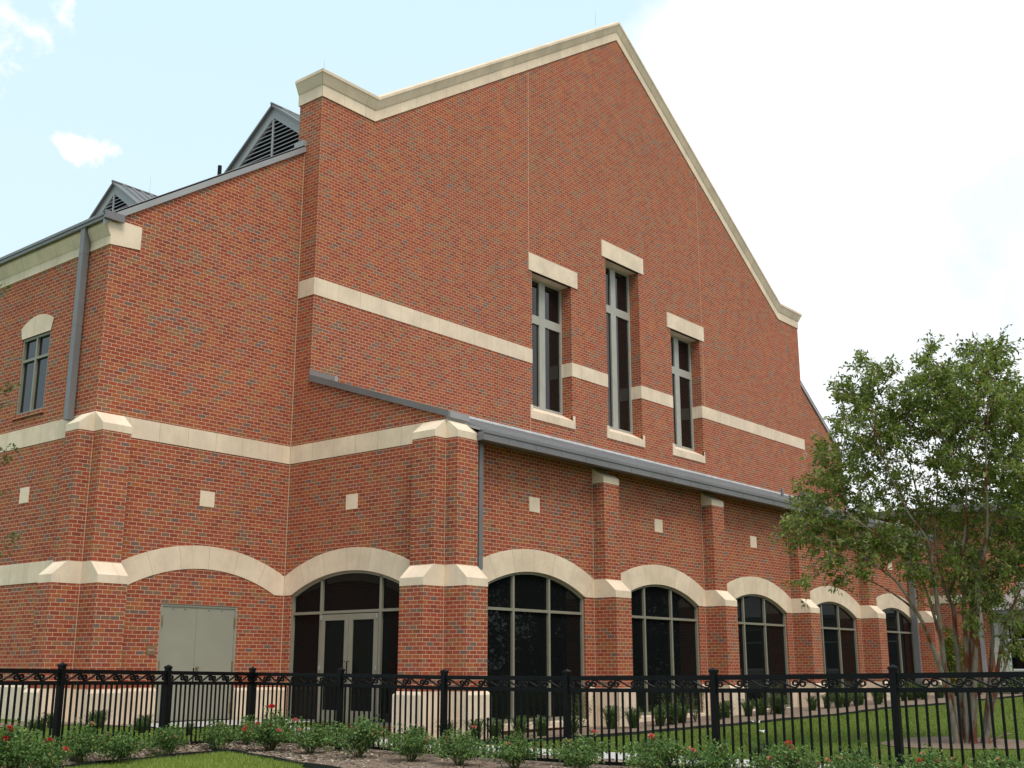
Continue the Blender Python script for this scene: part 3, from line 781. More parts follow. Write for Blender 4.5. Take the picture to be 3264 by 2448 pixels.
bed_i = [(17.4, 17.4), (17.35, 16.3), (17.9, 16.1), (19.5, 16.1), (20.2, 16.1), (23.3, 16.1), (24.5, 16.1), (27.2, 16.1), (29.6, 16.1), (33.3, 16.1), (36.4, 16.1), (40, 16.1), (44, 16.1), (46.9, 16.1)]
A_, B_ = [], []
for k in range(len(bed_o)-1):
    for j in range(5):
        f = j/5; A_.append(tuple(bed_o[k][i]+(bed_o[k+1][i]-bed_o[k][i])*f for i in (0, 1))); B_.append(tuple(bed_i[k][i]+(bed_i[k+1][i]-bed_i[k][i])*f for i in (0, 1)))
sheet('mulch_bed', 'mulch', A_, B_, 6, .012)
sheet('mulch_bed', 'mulch', dens([(6, 20.0), (13.5, 20.2)]), dens([(6, 21.3), (13.5, 21.1)]), 4, .012)
TX, TY = 22.05, 7.55
ringp = [(TX+(1.45+.12*math.sin(3*t))*math.cos(t), TY+(1.45+.12*math.sin(3*t))*math.sin(t)) for t in [2*math.pi*k/36 for k in range(37)]]
sheet('mulch_bed', 'mulch', ringp, [(TX, TY)]*37, 6, .012)
sheet('road', 'soil', dens([(-60, -14), (160, -14)], 4), dens([(-60, -7), (160, -7)], 4), 4, .012)
def strip(name, pl, label, h=.06, wd=.016):
    m = MB(); pl = dens(pl, .4)
    for i, (a, b) in enumerate(zip(pl, pl[1:])):
        d = Vector((b[0]-a[0], b[1]-a[1], 0)).normalized(); n = Vector((-d.y, d.x, 0))*wd/2
        w0 = .012*math.sin(i*1.7); w1 = .012*math.sin(i*1.7+1.7)
        za, zb = gz(*a)+h+w0*.6, gz(*b)+h+w1*.6
        A, B = Vector((*a, 0)), Vector((*b, 0))
        for s1, s2 in ((1, 1), (-1, -1)):
            m.face([A+n*s1+Vector((0, 0, gz(*a)-.05)), B+n*s2+Vector((0, 0, gz(*b)-.05)), B+n*s2+Vector((0, 0, zb)), A+n*s1+Vector((0, 0, za))])
        m.face([A-n+Vector((0, 0, za)), B-n+Vector((0, 0, zb)), B+n+Vector((0, 0, zb)), A+n+Vector((0, 0, za))])
    return tag(m.build(name, 'edge'), label, 'edging')
strip('garden_edging', edge, 'black edging strip bent round the corner of the front lawn', .07, .03)
strip('garden_edging', bed_o[1:], 'long black edging strip between back lawn and the bed under the arched windows', .06, .03)

# ================================================================== FENCE
def obox(m, o, d, n, a0, a1, n0, n1, z00, z01, z10, z11):
    """box along d from a0 (heights z00..z01) to a1 (z10..z11)"""
    q = lambda a, b, z: Vector((o[0]+d[0]*a+n[0]*b, o[1]+d[1]*a+n[1]*b, z))
    v = [q(a0, n0, z00), q(a1, n0, z10), q(a1, n1, z10), q(a0, n1, z00), q(a0, n0, z01), q(a1, n0, z11), q(a1, n1, z11), q(a0, n1, z01)]
    for f in ((3, 2, 1, 0), (4, 5, 6, 7), (0, 1, 5, 4), (1, 2, 6, 5), (2, 3, 7, 6), (3, 0, 4, 7)): m.face([v[k] for k in f])
def scroll_path():
    r = .048; L = []; cx, cz = .05, .055
    for k in range(20):                    # left curl, from its inner end out to the top
        t = 1-k/19; ang = math.radians(90)+t*math.radians(430); rr = r*(1-.62*t)
        L.append((cx+rr*math.cos(ang), cz+rr*math.sin(ang)))
    Rr = [(.385-x, .11-z) for x, z in L][::-1]
    a, b = L[-1], Rr[0]
    mid = []
    for k in range(1, 10):
        t = k/10; h = t*t*(3-2*t); mid.append((a[0]+(b[0]-a[0])*t, a[1]+(b[1]-a[1])*h))
    return L+mid+Rr
SC = scroll_path()
def ribbon(m, o, d, n, a0, zf, path, th=.0085, dp=.017):
    P = []
    for i, (a, z) in enumerate(path):
        p, q = path[max(0, i-1)], path[min(len(path)-1, i+1)]
        t = Vector((q[0]-p[0], q[1]-p[1])); t = t.normalized() if t.length else Vector((1, 0)); w_ = (-t.y*th, t.x*th)
        row = []
        for s, e in ((1, -1), (1, 1), (-1, 1), (-1, -1)):
            aa = a0+a+w_[0]*s; z_ = zf(aa)+z+w_[1]*s
            row.append(Vector((o[0]+d[0]*aa+n[0]*dp*e, o[1]+d[1]*aa+n[1]*dp*e, z_)))
        P.append(row)
    for r0, r1 in zip(P, P[1:]):
        for k in range(4): m.face([r0[k], r1[k], r1[(k+1) % 4], r0[(k+1) % 4]])
    m.face(P[0]); m.face(P[-1])
FH = 1.155
def fence(pts, zs, label, posts, merged=()):
    root = thing('picket_fence', label, 'fence', (pts[0][0], pts[0][1], gz(*pts[0])))
    for i in posts:
        x, y = pts[i]; a = pts[max(0, i-1)] if i else pts[0]; b = pts[1] if i == 0 else pts[i]
        d = Vector((b[0]-a[0], b[1]-a[1])).normalized(); n = (-d.y, d.x)
        m = MB(); h = .041; obox(m, (x, y), d, n, -h, h, -h, h, gz(x, y)-.2, zs[i]+.045, gz(x, y)-.2, zs[i]+.045)
        po = m.build('post', 'black', root)
        m = MB(); h = .050; z0 = zs[i]+.040
        obox(m, (x, y), d, n, -h, h, -h, h, z0, z0+.028, z0, z0+.028)
        c = [Vector((x+d[0]*p+n[0]*q, y+d[1]*p+n[1]*q, z0+.028)) for p, q in ((-h, -h), (h, -h), (h, h), (-h, h))]; ap = Vector((x, y, z0+.062))
        for k in range(4): m.face([c[k], c[(k+1) % 4], ap])
        m.build('post_cap', 'black', po)
    for i in range(len(pts)-1):
        a, b = pts[i], pts[i+1]; L = math.hypot(b[0]-a[0], b[1]-a[1]); d = ((b[0]-a[0])/L, (b[1]-a[1])/L); n = (-d[1], d[0])
        zt = lambda q: zs[i]+(zs[i+1]-zs[i])*q/L
        m = MB(); e0, e1 = .038, L-.038
        for dz, th, hw in ((0, .062, .021), (-.168, .056, .021), (-FH, .045, .021)):
            obox(m, a, d, n, e0, e1, -hw, hw, zt(e0)+dz-th, zt(e0)+dz, zt(e1)+dz-th, zt(e1)+dz)
        pn = m.build('panel', 'black', root)
        mm = MB()
        for k in range(1, 20):
            q = L*k/20; mk = mm if i in merged else MB(); h = .0125
            obox(mk, a, d, n, q-h, q+h, -h, h, zt(q)-FH-.005, zt(q)-.2, zt(q)-FH-.005, zt(q)-.2)
            if i not in merged: mk.build('picket', 'black', pn)
        if i in merged: tag(mm.build('pickets', 'black', pn), kind='stuff')
        for k in range(6):
            m = MB(); ribbon(m, a, d, n, .045+k*(L-.09)/6, lambda q: zt(q)-.168+.0, SC); m.build('scroll_ornament', 'black', pn)
    return root
fence(FR, ZR, 'long black picket fence with scroll frieze running past the arched windows to the right', range(0, 7), (0,))
fence(FL, ZL, 'shorter black picket fence with scroll frieze in front of the steel door at left', range(1, 4))

# ================================================================== PLANTS
rnd = random.Random(11)
def rv(): 
    while True:
        v = Vector((rnd.uniform(-1, 1), rnd.uniform(-1, 1), rnd.uniform(-1, 1)))
        if .05 < v.length < 1: return v.normalized()
def leaf(m, p, d, L, W, droop=.0):
    s = d.cross(rv())
    if s.length < 1e-3: s = Vector((1, 0, 0))
    s = s.normalized()*W/2; tip = p+d*L-Vector((0, 0, droop*L)); mid = p+d*L*.45
    i = len(m.v); m.v += [p, mid+s, tip, mid-s]; m.f.append([i, i+1, i+2, i+3]); m.uv += [(0, 0), (1, 0), (1, 1), (0, 1)]; m.mi.append(m.m)
def plane_hit(u, v, z0=-1.4):
    z = z0
    for _ in range(6):
        q = ray(u, v); p = q*(z/q.z); z = gz(p.x, p.y)
    return p
# --- rose bushes
def rose_variant(k):
    """unit bush: about .8 m wide, .7 m tall, origin on the ground"""
    r = thing('rose_bush', 'x', 'rose bush', (0, 0, 0))
    st, fo = MB(), MB(); tips = []
    for i in range(30):
        a = rnd.uniform(0, 6.283); sp = rnd.uniform(.08, .72); h = rnd.uniform(.36, .66)*(1.15-.42*sp)
        if i < 2: h = rnd.uniform(.72, .84); sp *= .6
        p0 = Vector((.05*math.cos(a), .05*math.sin(a), 0)); p3 = Vector((sp*math.cos(a), sp*math.sin(a), h))
        p1 = p0.lerp(p3, .35)+Vector((0, 0, .10)); p2 = p0.lerp(p3, .7)+Vector((0, 0, .07))+rv()*.03
        st.tube([p0, p1, p2, p3], [.008, .006, .005, .003], 4, False); tips.append(p3)
        for c, q, rr in ((p3, 42 if i > 1 else 20, .14), (p2, 30, .15), (p1, 17, .15)):
            for _ in range(q):
                o = rv()*rr*rnd.random()**.45; o.z *= .8; pp = c+o
                if pp.z < .015: pp.z = .02+rnd.random()*.05
                d = (o.normalized()+rv()*.8+Vector((0, 0, .25))).normalized(); leaf(fo, pp, d, rnd.uniform(.048, .086), rnd.uniform(.030, .048), .2)
    fo.build('foliage', 'rose_leaf', r); st.build('stems', 'stem', r)
    return r, tips
def bloom_mesh(mat, sz):
    m = MB()
    for ring_, n, el in ((1., 7, .15), (.75, 6, .6), (.45, 5, 1.1)):
        for k in range(n):
            a = 6.283*k/n+ring_; d = Vector((math.cos(a)*math.cos(el), math.sin(a)*math.cos(el), math.sin(el)))
            leaf(m, Vector((0, 0, 0)), d, sz*(.6+.4*ring_), sz*.85)
    return m
blooms = []
variants = [rose_variant(k) for k in range(5)]
def line_at_u(pts, off, u):
    best = None
    for a, b in zip(pts, pts[1:]):
        for k in range(60):
            f = k/60; x = a[0]+(b[0]-a[0])*f+off[0]; y = a[1]+(b[1]-a[1])*f+off[1]
            p = Vector((x, y, -1.3)); D = p.dot(FWD); uu = 1632+F_PX*p.dot(RGT)/D
            if best is None or abs(uu-u) < best[0]: best = (abs(uu-u), x, y)
    return best[1:]
NL = (.305, -.952)
# u, v of the top, run, distance in front of the fence, width factor, blooms (colour letters), label
BUSH = [(25, 2285, 'L', .75, 1.1, 'rccr', 'rose bush with coral and red blooms cut by the left edge of the photo'),
 (150, 2338, 'L', 1.10, 1.0, 'rrp', 'low rose bush with a pair of bright red blooms, frontmost at the lower left'),
 (252, 2280, 'L', .40, .85, 'c', 'dark rose bush close to the fence, left of the steel door, few blooms'),
 (372, 2300, 'L', .80, 1.15, 'cc', 'wide green rose bush with few faded blooms, left of the steel door'),
 (540, 2290, 'L', .60, .95, 'c', 'rose bush with a tall leafy shoot before the left leaf of the steel door'),
 (690, 2280, 'L', .50, 1.0, 'ccp', 'rose bush with pale coral blooms in front of the right leaf of the steel door'),
 (785, 2292, 'L', .22, .7, 'p', 'small dark rose bush tucked behind the fence corner post'),
 (862, 2258, 'R', .80, 1.1, 'rrrppcr', 'tallest rose bush with the most red blooms, at the corner of the lawn edging'),
 (990, 2306, 'R', .72, 1.05, 'cc', 'rose bush with faded blooms just right of the bush with the most red blooms'),
 (1144, 2280, 'R', .85, 1.0, 'c', 'rose bush with a yellow-green shoot in front of the glass entry doors'),
 (1310, 2318, 'R', .80, 1.1, 'ccc', 'rose bush with coral tips in front of the brick corner piers'),
 (1462, 2338, 'R', .85, 1.0, 'pp', 'rose bush with a single pink bloom low down, right of the corner piers'),
 (1640, 2340, 'R', .80, 1.05, 'ccc', 'rose bush in front of the nearest arched window'),
 (1850, 2372, 'R', .80, 1.05, 'pcc', 'low rose bush with pink buds beside the fence post right of the nearest arched window'),
 (2080, 2334, 'R', .70, 1.05, 'ppppc', 'pale green rose bush with several pink blooms below the second arched window'),
 (2280, 2362, 'R', .75, 1.0, 'ppcr', 'rose bush with pink blooms by the fence post below the third arched window'),
 (2515, 2362, 'R', .70, 1.05, 'prppc', 'rose bush with two bright pink blooms on tall stems against the lawn'),
 (2725, 2385, 'R', .70, 1.0, 'cccc', 'rose bush with many faded coral blooms left of the big fence post by the tree'),
 (2965, 2380, 'R', .70, 1.05, 'cccrcr', 'rose bush with a cluster of coral blooms below the tree trunk'),
 (3175, 2398, 'R', .65, 1.0, 'cc', 'rose bush at the lower right corner of the photo')]
bm_ = {'r': bloom_mesh('red', .046), 'p': bloom_mesh('pink', .038), 'c': bloom_mesh('coral', .030)}
bm_me = {}
for k, mt in (('r', 'red'), ('p', 'pink'), ('c', 'coral')):
    o = bm_[k].build('bloom', mt); bm_me[k] = o.data; bpy.data.objects.remove(o)
first = {}
for i, (u, vt, run, off, wf_, bl, lab) in enumerate(BUSH):
    pts = FL if run == 'L' else FR
    x, y = line_at_u(pts, (NL[0]*off, NL[1]*off) if run == 'L' else (-off, 0), u)
    vi = (i*3) % 5; src, tips = variants[vi]
    o = src if vi not in first else copy_tree(src); first[vi] = 1
    z = gz(x, y)+.01; D = Vector((x, y, -1)).dot(FWD)
    zt = (2126-vt)/F_PX*D*1.03
    s = max(.62, (zt-z)/.80); wf_ *= .86 if run == 'L' else .98; s *= .90 if run == 'L' else 1.
    o.location = (x, y, z); o.rotation_euler = (0, 0, i*1.37); o.scale = (s*wf_, s*wf_, s)
    o['label'] = lab; o['category'] = 'rose bush'; o['group'] = 'rose bushes planted along the fence'
    blooms.append((o, s*wf_, s, bl, tips))
for o, sw, s, bl, tips in blooms:          # after copying, so that no bush inherits another's flowers
    for ch in bl:
        p = rnd.choice(tips)+Vector((rnd.uniform(-.1, .1), rnd.uniform(-.1, .1), rnd.uniform(.03, .09)))
        b = bpy.data.objects.new('bloom', bm_me[ch]); COL.objects.link(b); b.parent = o; b.location = p
        b.rotation_euler = (rnd.uniform(-.7, .7), rnd.uniform(-.7, .7), rnd.uniform(0, 6)); k = rnd.uniform(1.1, 1.6); b.scale = (k/sw, k/sw, k/s)

# --- strap-leaved clumps in the beds
def tuft_mesh(h, n, mat):
    m = MB()
    for _ in range(n):
        a = rnd.uniform(0, 6.283); sp = rnd.uniform(.05, .30)*h/.4; hh = h*rnd.uniform(.55, 1.1); w_ = rnd.uniform(.005, .011)
        c, s_ = math.cos(a), math.sin(a); b = Vector((rnd.uniform(-.06, .06), rnd.uniform(-.06, .06), -.02))
        q = [b, b+Vector((c*sp*.35, s_*sp*.35, hh*.65)), b+Vector((c*sp*.8, s_*sp*.8, hh)), b+Vector((c*sp*1.3, s_*sp*1.3, hh*.86))]
        n_ = Vector((-s_, c, 0))*w_; i = len(m.v)
        for k, r in enumerate((1, 1, .8, .15)): m.v += [q[k]+n_*r, q[k]-n_*r]
        for k in range(3): m.f.append([i+2*k, i+2*k+1, i+2*k+3, i+2*k+2]); m.uv += [(0, 0)]*4; m.mi.append(0)
    return m
tufts = []
for k in range(3):
    o = tuft_mesh(.42, 130, 'tuft').build('grass_clump', 'tuft'); tufts.append(o)
TP = []
for k in range(16): TP.append((8.6+k*.32+rnd.uniform(-.1, .1), 19.3+.7*(k % 3)/2-.02*k+rnd.uniform(-.1, .1), rnd.uniform(.5, .72), 0))
for x, y in ((16.7, 15.4), (17.0, 14.9), (17.7, 15.0), (18.3, 14.9), (18.8, 15.3), (19.4, 15.2), (19.9, 14.8)): TP.append((x, y, 1., 1))
for x0 in XPS[1:]:
    for dx, dy in ((-.75, 15.2), (-.15, 14.9), (.6, 15.1), (1.3, 14.9), (1.9, 15.25), (2.6, 14.9), (3.4, 15.2)):
        if rnd.random() < .9: TP.append((x0+dx+rnd.uniform(-.2, .2), dy+rnd.uniform(-.25, .25)-.012*(x0-20), rnd.uniform(.95, 1.3), 1))
for x, y in ((14.35, 13.9), (14.4, 11.9), (14.4, 9.3), (14.45, 7.6), (14.3, 6.3), (14.6, 16.3)): TP.append((x, y, 1.0, 2))
GL = [('dark strap-leaved clump in the mulch before the left corner piers', 'strap-leaved clumps at the left corner'),
      ('dark strap-leaved clump in the bed beneath the arched windows', 'strap-leaved clumps beneath the arched windows'),
      ('dark strap-leaved clump just behind the long picket fence', 'strap-leaved clumps behind the fence')]
for i, (x, y, s, g) in enumerate(TP):
    o = tufts[i] if i < 3 else tufts[i % 3].copy()
    if i >= 3: COL.objects.link(o)
    o.location = (x, y, gz(x, y)); o.rotation_euler = (0, 0, i*2.1); o.scale = (s, s, s); tag(o, GL[g][0], 'grass clump', GL[g][1])
# taller flowering sage with thin spikes
for i, (x, y) in enumerate(((20.6, 15.1), (23.9, 14.9), (25.0, 14.9), (28.9, 14.9), (33.9, 15.0), (38.9, 14.9))):
    m = MB(); m2 = MB()
    for _ in range(16):
        a = rnd.uniform(0, 6.28); h = rnd.uniform(.45, .85); t = Vector((math.cos(a)*.28, math.sin(a)*.28, h)); m2.tube([(0, 0, 0), t*.5+Vector((0, 0, .08)), t], [.005, .004, .002], 4, False)
        for _ in range(34):
            f = rnd.uniform(.2, 1); p = t*f+rv()*.04; leaf(m, p, (rv()+Vector((0, 0, .4))).normalized(), rnd.uniform(.03, .06), .014)
    r = thing('sage_plant', 'wispy grey-green sage with thin upright spikes in the window bed', 'plant', (x, y, gz(x, y)), 'wispy sage plants in the window bed')
    for mb_, nm, mt in ((m, 'foliage', 'tuft'), (m2, 'stems', 'stem')):
        ob = mb_.build(nm, mt); ob.parent = r

# --- lawn blades (stuff) and wood chips (stuff)
def blades(name, mat, n, region, h):
    m = MB(); c = 0
    while c < n:
        x, y = region()
        z = gz(x, y); a = rnd.uniform(0, 6.28); b = rnd.uniform(0, 6.28); hh = h*rnd.uniform(.5, 1.3); w_ = h*.13
        i = len(m.v); t = Vector((x+math.cos(b)*hh*.5, y+math.sin(b)*hh*.5, z+hh))
        m.v += [Vector((x-math.cos(a)*w_, y-math.sin(a)*w_, z-.005)), Vector((x+math.cos(a)*w_, y+math.sin(a)*w_, z-.005)), t]
        m.f.append([i, i+1, i+2]); m.uv += [(0, 0)]*3; m.mi.append(0); c += 1
    return tag(m.build(name, mat), kind='stuff')
def reg_front():
    while True:
        x, y = rnd.uniform(7.6, 12.3), rnd.uniform(13.2, 16.35)
        yl = 15.66+(x-9.62)*.262; xr = 12.36-(16.1-y)*.335
        if y < yl-.02 and x < xr-.02: return x, y
blades('grass', 'grass', 26000, reg_front, .055)
def reg_back():
    while True:
        x = 16.6+rnd.random()**1.3*30; y = rnd.uniform(2, 14.2)
        yb = 14.2-(x-19)*.055
        if y < yb-.1 and (x-TX)**2+(y-TY)**2 > 2.1: return x, y
blades('grass', 'grass_b', 60000, reg_back, .048)
m = MB(); c = 0
while c < 15000:
    k = rnd.randrange(len(E_)-1); f = rnd.random(); g = rnd.random()
    a = [E_[k][j]*(1-f)+E_[k+1][j]*f for j in (0, 1)]; b = [I_[k][j]*(1-f)+I_[k+1][j]*f for j in (0, 1)]
    x, y = a[0]+(b[0]-a[0])*g, a[1]+(b[1]-a[1])*g
    if y < 4: continue
    z = gz(x, y)+.014+rnd.random()*.014; L = rnd.uniform(.012, .045); W_ = rnd.uniform(.005, .012); t = rnd.uniform(0, 3.14); d = Vector((math.cos(t), math.sin(t), rnd.uniform(-.35, .35))).normalized()
    n = d.cross(Vector((rnd.uniform(-.4, .4), rnd.uniform(-.4, .4), 1))).normalized()*W_; p = Vector((x, y, z))
    i = len(m.v); m.v += [p-d*L-n, p+d*L-n, p+d*L+n, p-d*L+n]; m.f.append([i, i+1, i+2, i+3]); m.uv += [(0, 0)]*4; m.mi.append(0); c += 1
tag(m.build('wood_chips', 'chip'), kind='stuff')

# --- litter and a sprinkler in the lawn
for i, (u, v) in enumerate(((2428, 2340), (2412, 2309))):
    p = plane_hit(u, v); m = MB(); q = [[p+Vector(((a-1.5)*.07+rnd.uniform(-.02, .02), (b-1)*.07+rnd.uniform(-.02, .02), .02+rnd.random()*.07)) for b in range(3)] for a in range(4)]
    for a in range(3):
        for b in range(2): m.face([q[a][b], q[a+1][b], q[a+1][b+1], q[a][b+1]])
    tag(m.build('paper_scrap', 'white'), ('crumpled white paper scrap out on the open back lawn', 'white paper scrap by the edging under the third arched window')[i], 'litter')
p = Vector((17.0, 14.6, gz(17.0, 14.6))); m = MB(); m.tube([p, p+Vector((0, 0, .42))], .018, 8); sr = m.build('sprinkler_riser', 'black'); tag(sr, 'thin black sprinkler riser standing before the brick corner piers', 'sprinkler')
m = MB(); m.tube([p+Vector((0, 0, .42)), p+Vector((0, 0, .47))], [.028, .022], 8); m.build('nozzle', 'black', sr)

# ================================================================== TREES
def stem_path(px, depth0, dd):
    """stem given by photo pixels near the trunk's distance; dd = how far it leans away"""
    n = len(px)-1
    return [at(u, v, depth0+dd*(i/n)**1.3) for i, (u, v) in enumerate(px)]
def smooth(p, it=2):
    for _ in range(it):
        q = [p[0]]
        for a, b in zip(p, p[1:]): q += [a.lerp(b, .25), a.lerp(b, .75)]
        p = q+[p[-1]]
    return p
base = Vector((TX, TY, gz(TX, TY))); D0 = base.dot(FWD)
STEMS = [
 ([(3052, 2372), (3022, 2220), (2998, 2130), (2968, 2049), (2944, 1989), (2910, 1930), (2858, 1850), (2800, 1807), (2740, 1765), (2682, 1733), (2630, 1720)], -.7, .060),
 ([(2930, 1965), (2904, 1933), (2858, 1899), (2800, 1863), (2745, 1840), (2700, 1825)], -.3, .030),
 ([(3056, 2372), (3040, 2240), (3013, 2130), (3005, 2060), (2985, 1990), (2960, 1900), (2925, 1820), (2880, 1750), (2820, 1680), (2760, 1620), (2700, 1560)], .5, .055),
 ([(3064, 2372), (3045, 2250), (3010, 2140), (2998, 1995), (2988, 1937), (2981, 1865), (2971, 1793), (2960, 1720), (2906, 1655), (2870, 1590), (2830, 1500), (2790, 1400), (2780, 1290)], -.5, .060),
 ([(3072, 2374), (3058, 2140), (3043, 1995), (3041, 1937), (3024, 1908), (3010, 1872), (2990, 1793), (2981, 1720), (2978, 1660), (2990, 1560), (2985, 1430), (2970, 1300)], .7, .055),
 ([(3085, 2376), (3078, 2250), (3082, 2130), (3075, 1995), (3072, 1913), (3075, 1841), (3063, 1793), (3068, 1745), (3077, 1680), (3080, 1560), (3100, 1400), (3110, 1240)], -.2, .065),
 ([(3100, 2376), (3092, 2130), (3097, 1995), (3099, 1889), (3106, 1793), (3138, 1740), (3162, 1684), (3186, 1600), (3200, 1480), (3200, 1340)], .9, .065),
 ([(3104, 2374), (3106, 2130), (3113, 1995), (3118, 1889), (3130, 1793), (3145, 1730), (3150, 1620), (3140, 1480), (3150, 1300), (3145, 1170)], -.9, .060),
 ([(3135, 2362), (3150, 2230), (3160, 2100), (3166, 2010), (3152, 1950), (3176, 1870), (3210, 1822), (3253, 1771), (3300, 1690), (3350, 1580)], .2, .055),
 ([(3145, 2352), (3169, 2220), (3180, 2130), (3199, 2010), (3222, 1950), (3250, 1880), (3300, 1800), (3370, 1700)], -.8, .055),
 ([(3166, 2245), (3200, 2140), (3220, 2070), (3232, 1995), (3275, 1900), (3330, 1830)], .9, .035),
 ([(3020, 1900), (3040, 1860), (3062, 1790), (3090, 1700), (3070, 1600), (3040, 1500), (3030, 1380)], 1.2, .035),
 ([(2880, 1760), (2840, 1740), (2790, 1700), (2740, 1665), (2690, 1640)], -1.0, .024),
 ([(2960, 1730), (2930, 1600), (2900, 1480), (2880, 1370)], 1.3, .032),
]
cm = thing('crape_myrtle', 'multi-stemmed tree with peeling grey and rust-red bark before the right end of the hall', 'tree', base)
tk = MB(); skel = []
for px, dd, r0 in STEMS:
    i0 = 0 if px[0][1] > 2300 else .35
    P = smooth(stem_path(px, D0+(dd*.15 if px[0][1] > 2300 else dd*.4), dd), 2); n = len(P)
    if px[0][1] > 2300: P[0].z = gz(P[0].x, P[0].y)-.05
    rad = [1.02*r0*(1-.93*(k/(n-1))**.85)*(1.25 if k == 0 else 1)*(1+.06*math.sin(k*2.3)) for k in range(n)]
    tk.tube(P, rad, 7); skel += [(p, r) for p, r in zip(P[n//2:], rad[n//2:])]
# a few low bare shoots
for px in ([(3062, 2372), (3040, 2330), (3020, 2270), (3012, 2200)], [(3145, 2372), (3190, 2345), (3225, 2338)]):
    P = smooth([at(u, v, D0-.1) for u, v in px], 2); tk.tube(P, [.022*(1-.6*k/len(P)) for k in range(len(P))], 6)
trunk = tk.build('trunk', 'bark', cm, smooth=True)
# crown: lobes in photo pixels (u, v, radius px, depth offset, depth radius m, clusters)
LOBES = [(2640, 1600, 85, -.2, .8, 24), (2585, 1690, 60, -.3, .5, 9), (2660, 1760, 60, -.4, .5, 10), (2760, 1680, 75, -.3, .7, 14), (2700, 1490, 75, .1, .8, 17),
         (2760, 1360, 95, 0, 1., 32), (2790, 1230, 70, 0, .7, 16), (2735, 1270, 60, .2, .6, 8), (2840, 1480, 90, .3, 1.2, 18), (2900, 1360, 75, .5, 1., 17),
         (2980, 1300, 100, 0, 1.2, 36), (2990, 1200, 55, 0, .7, 13), (3060, 1420, 120, .3, 1.5, 40), (3110, 1240, 110, -.2, 1.3, 44), (3140, 1180, 62, 0, .7, 17), (3175, 1122, 24, 0, .4, 4),
         (3210, 1330, 110, .3, 1.4, 46), (3250, 1500, 110, 0, 1.4, 38), (3300, 1350, 100, .2, 1.2, 30), (3300, 1620, 110, 0, 1.4, 34), (3140, 1560, 110, .8, 1.3, 30), (3000, 1560, 90, 1.1, 1., 20),
         (2930, 1650, 75, .9, .9, 15), (3060, 1700, 80, 1.0, 1., 18), (3190, 1720, 75, .6, 1., 16), (2860, 1590, 75, .7, 1., 12), (3110, 1900, 38, -.2, .3, 7), (3235, 1990, 38, -.4, .3, 6), (3240, 1920, 40, .5, .4, 4), (3120, 1830, 50, .5, .5, 6),
         (3400, 1500, 150, 0, 1.5, 36), (3385, 1260, 90, .3, 1., 18), (2965, 1155, 24, .1, .3, 3), (3160, 1860, 45, -.2, .4, 8), (2850, 1735, 60, -.3, .6, 10), (2950, 1780, 50, -.2, .5, 8), (3080, 1790, 50, -.3, .5, 8), (3200, 1800, 60, -.2, .6, 11), (3270, 1740, 80, 0, .8, 16), (2780, 1745, 50, -.3, .5, 8), (2880, 1290, 45, .1, .6, 8), (3030, 1330, 60, -.2, .8, 12), (2850, 1420, 60, -.2, .7, 10), (3020, 1470, 70, -.3, .8, 12), (2780, 1590, 60, -.3, .6, 9), (3050, 1840, 35, .3, .4, 4), (2960, 1830, 35, -.2, .3, 4), (3090, 1960, 25, -.3, .2, 3), (3200, 2060, 28, -.4, .2, 3), (2968, 1115, 12, .1, .2, 2), (2745, 1160, 16, .1, .2, 2), (2685, 1260, 22, .1, .3, 2), (2625, 1450, 26, 0, .3, 3), (2520, 1690, 26, -.3, .3, 3), (2580, 1850, 22, -.5, .2, 2), (2690, 1845, 30, -.5, .3, 3), (2900, 1790, 40, -.4, .4, 4), (2760, 1800, 40, -.5, .3, 4)]
fol, tw, fl = MB(), MB(), MB()
def spray(fol, tw, fl, c, out, near, L0=.31, nl=48, lw=(.065, .105), mm=.036):
    """one leafy spray: two or three twigs with leaves along them"""
    if near is not None:
        a = near; b = c; mid = a.lerp(b, .5)+(Vector((0, 0, .12))+rv()*.10)*min(1, (b-a).length)
        tw.tube([a, mid, b], [.010, .007, .005], 4, False)
    for j in range(3):
        d = (out+rv()*.75+Vector((0, 0, .35))).normalized(); L = L0*rnd.uniform(.6, 1.35); e = c+d*L-Vector((0, 0, .05))
        tw.tube([c, c+d*L*.5+Vector((0, 0, .02)), e], [.005, .004, .002], 3, False)
        for k in range(nl//3):
            f = rnd.uniform(.0, 1.08); p = c.lerp(e, f)+rv()*rnd.uniform(.0, .085)
            leaf(fol, p, (d*.5+rv()).normalized(), rnd.uniform(*lw), rnd.uniform(mm*.8, mm*1.25), .15)
        if fl is not None and rnd.random() < .08:
            for k in range(16): leaf(fl, e+Vector((0, 0, k*.008))+rv()*.03, rv(), .026, .02)
cent = at(3040, 1560, D0)
sk = [p for p, r in skel]; pend = []
for u, v, rp, do, dr, n in LOBES:
    for _ in range(int(n*1.65)):
        o = rv()*rnd.random()**.36*1.08
        pend.append(at(u+o.x*rp, v+o.y*rp, D0+do+o.z*dr))
pend = [[min((q-c).length for q in sk), c] for c in pend]
while pend:                                  # grow outwards: each spray hangs on the nearest branch or earlier spray
    pend.sort(key=lambda t: -t[0]); d_, c = pend.pop()
    best = min(sk, key=lambda q: (q-c).length+max(0, q.z-c.z)*.9)
    spray(fol, tw, fl, c, (c-best).normalized()*.6+(c-cent).normalized()*.6, best)
    sk.append(c)
    for t in pend: t[0] = min(t[0], (t[1]-c).length)
cr = fol.build('crown', 'leaf', cm); tw.build('twigs', 'bark', cm); fl.build('blossom', 'blossom', cm)

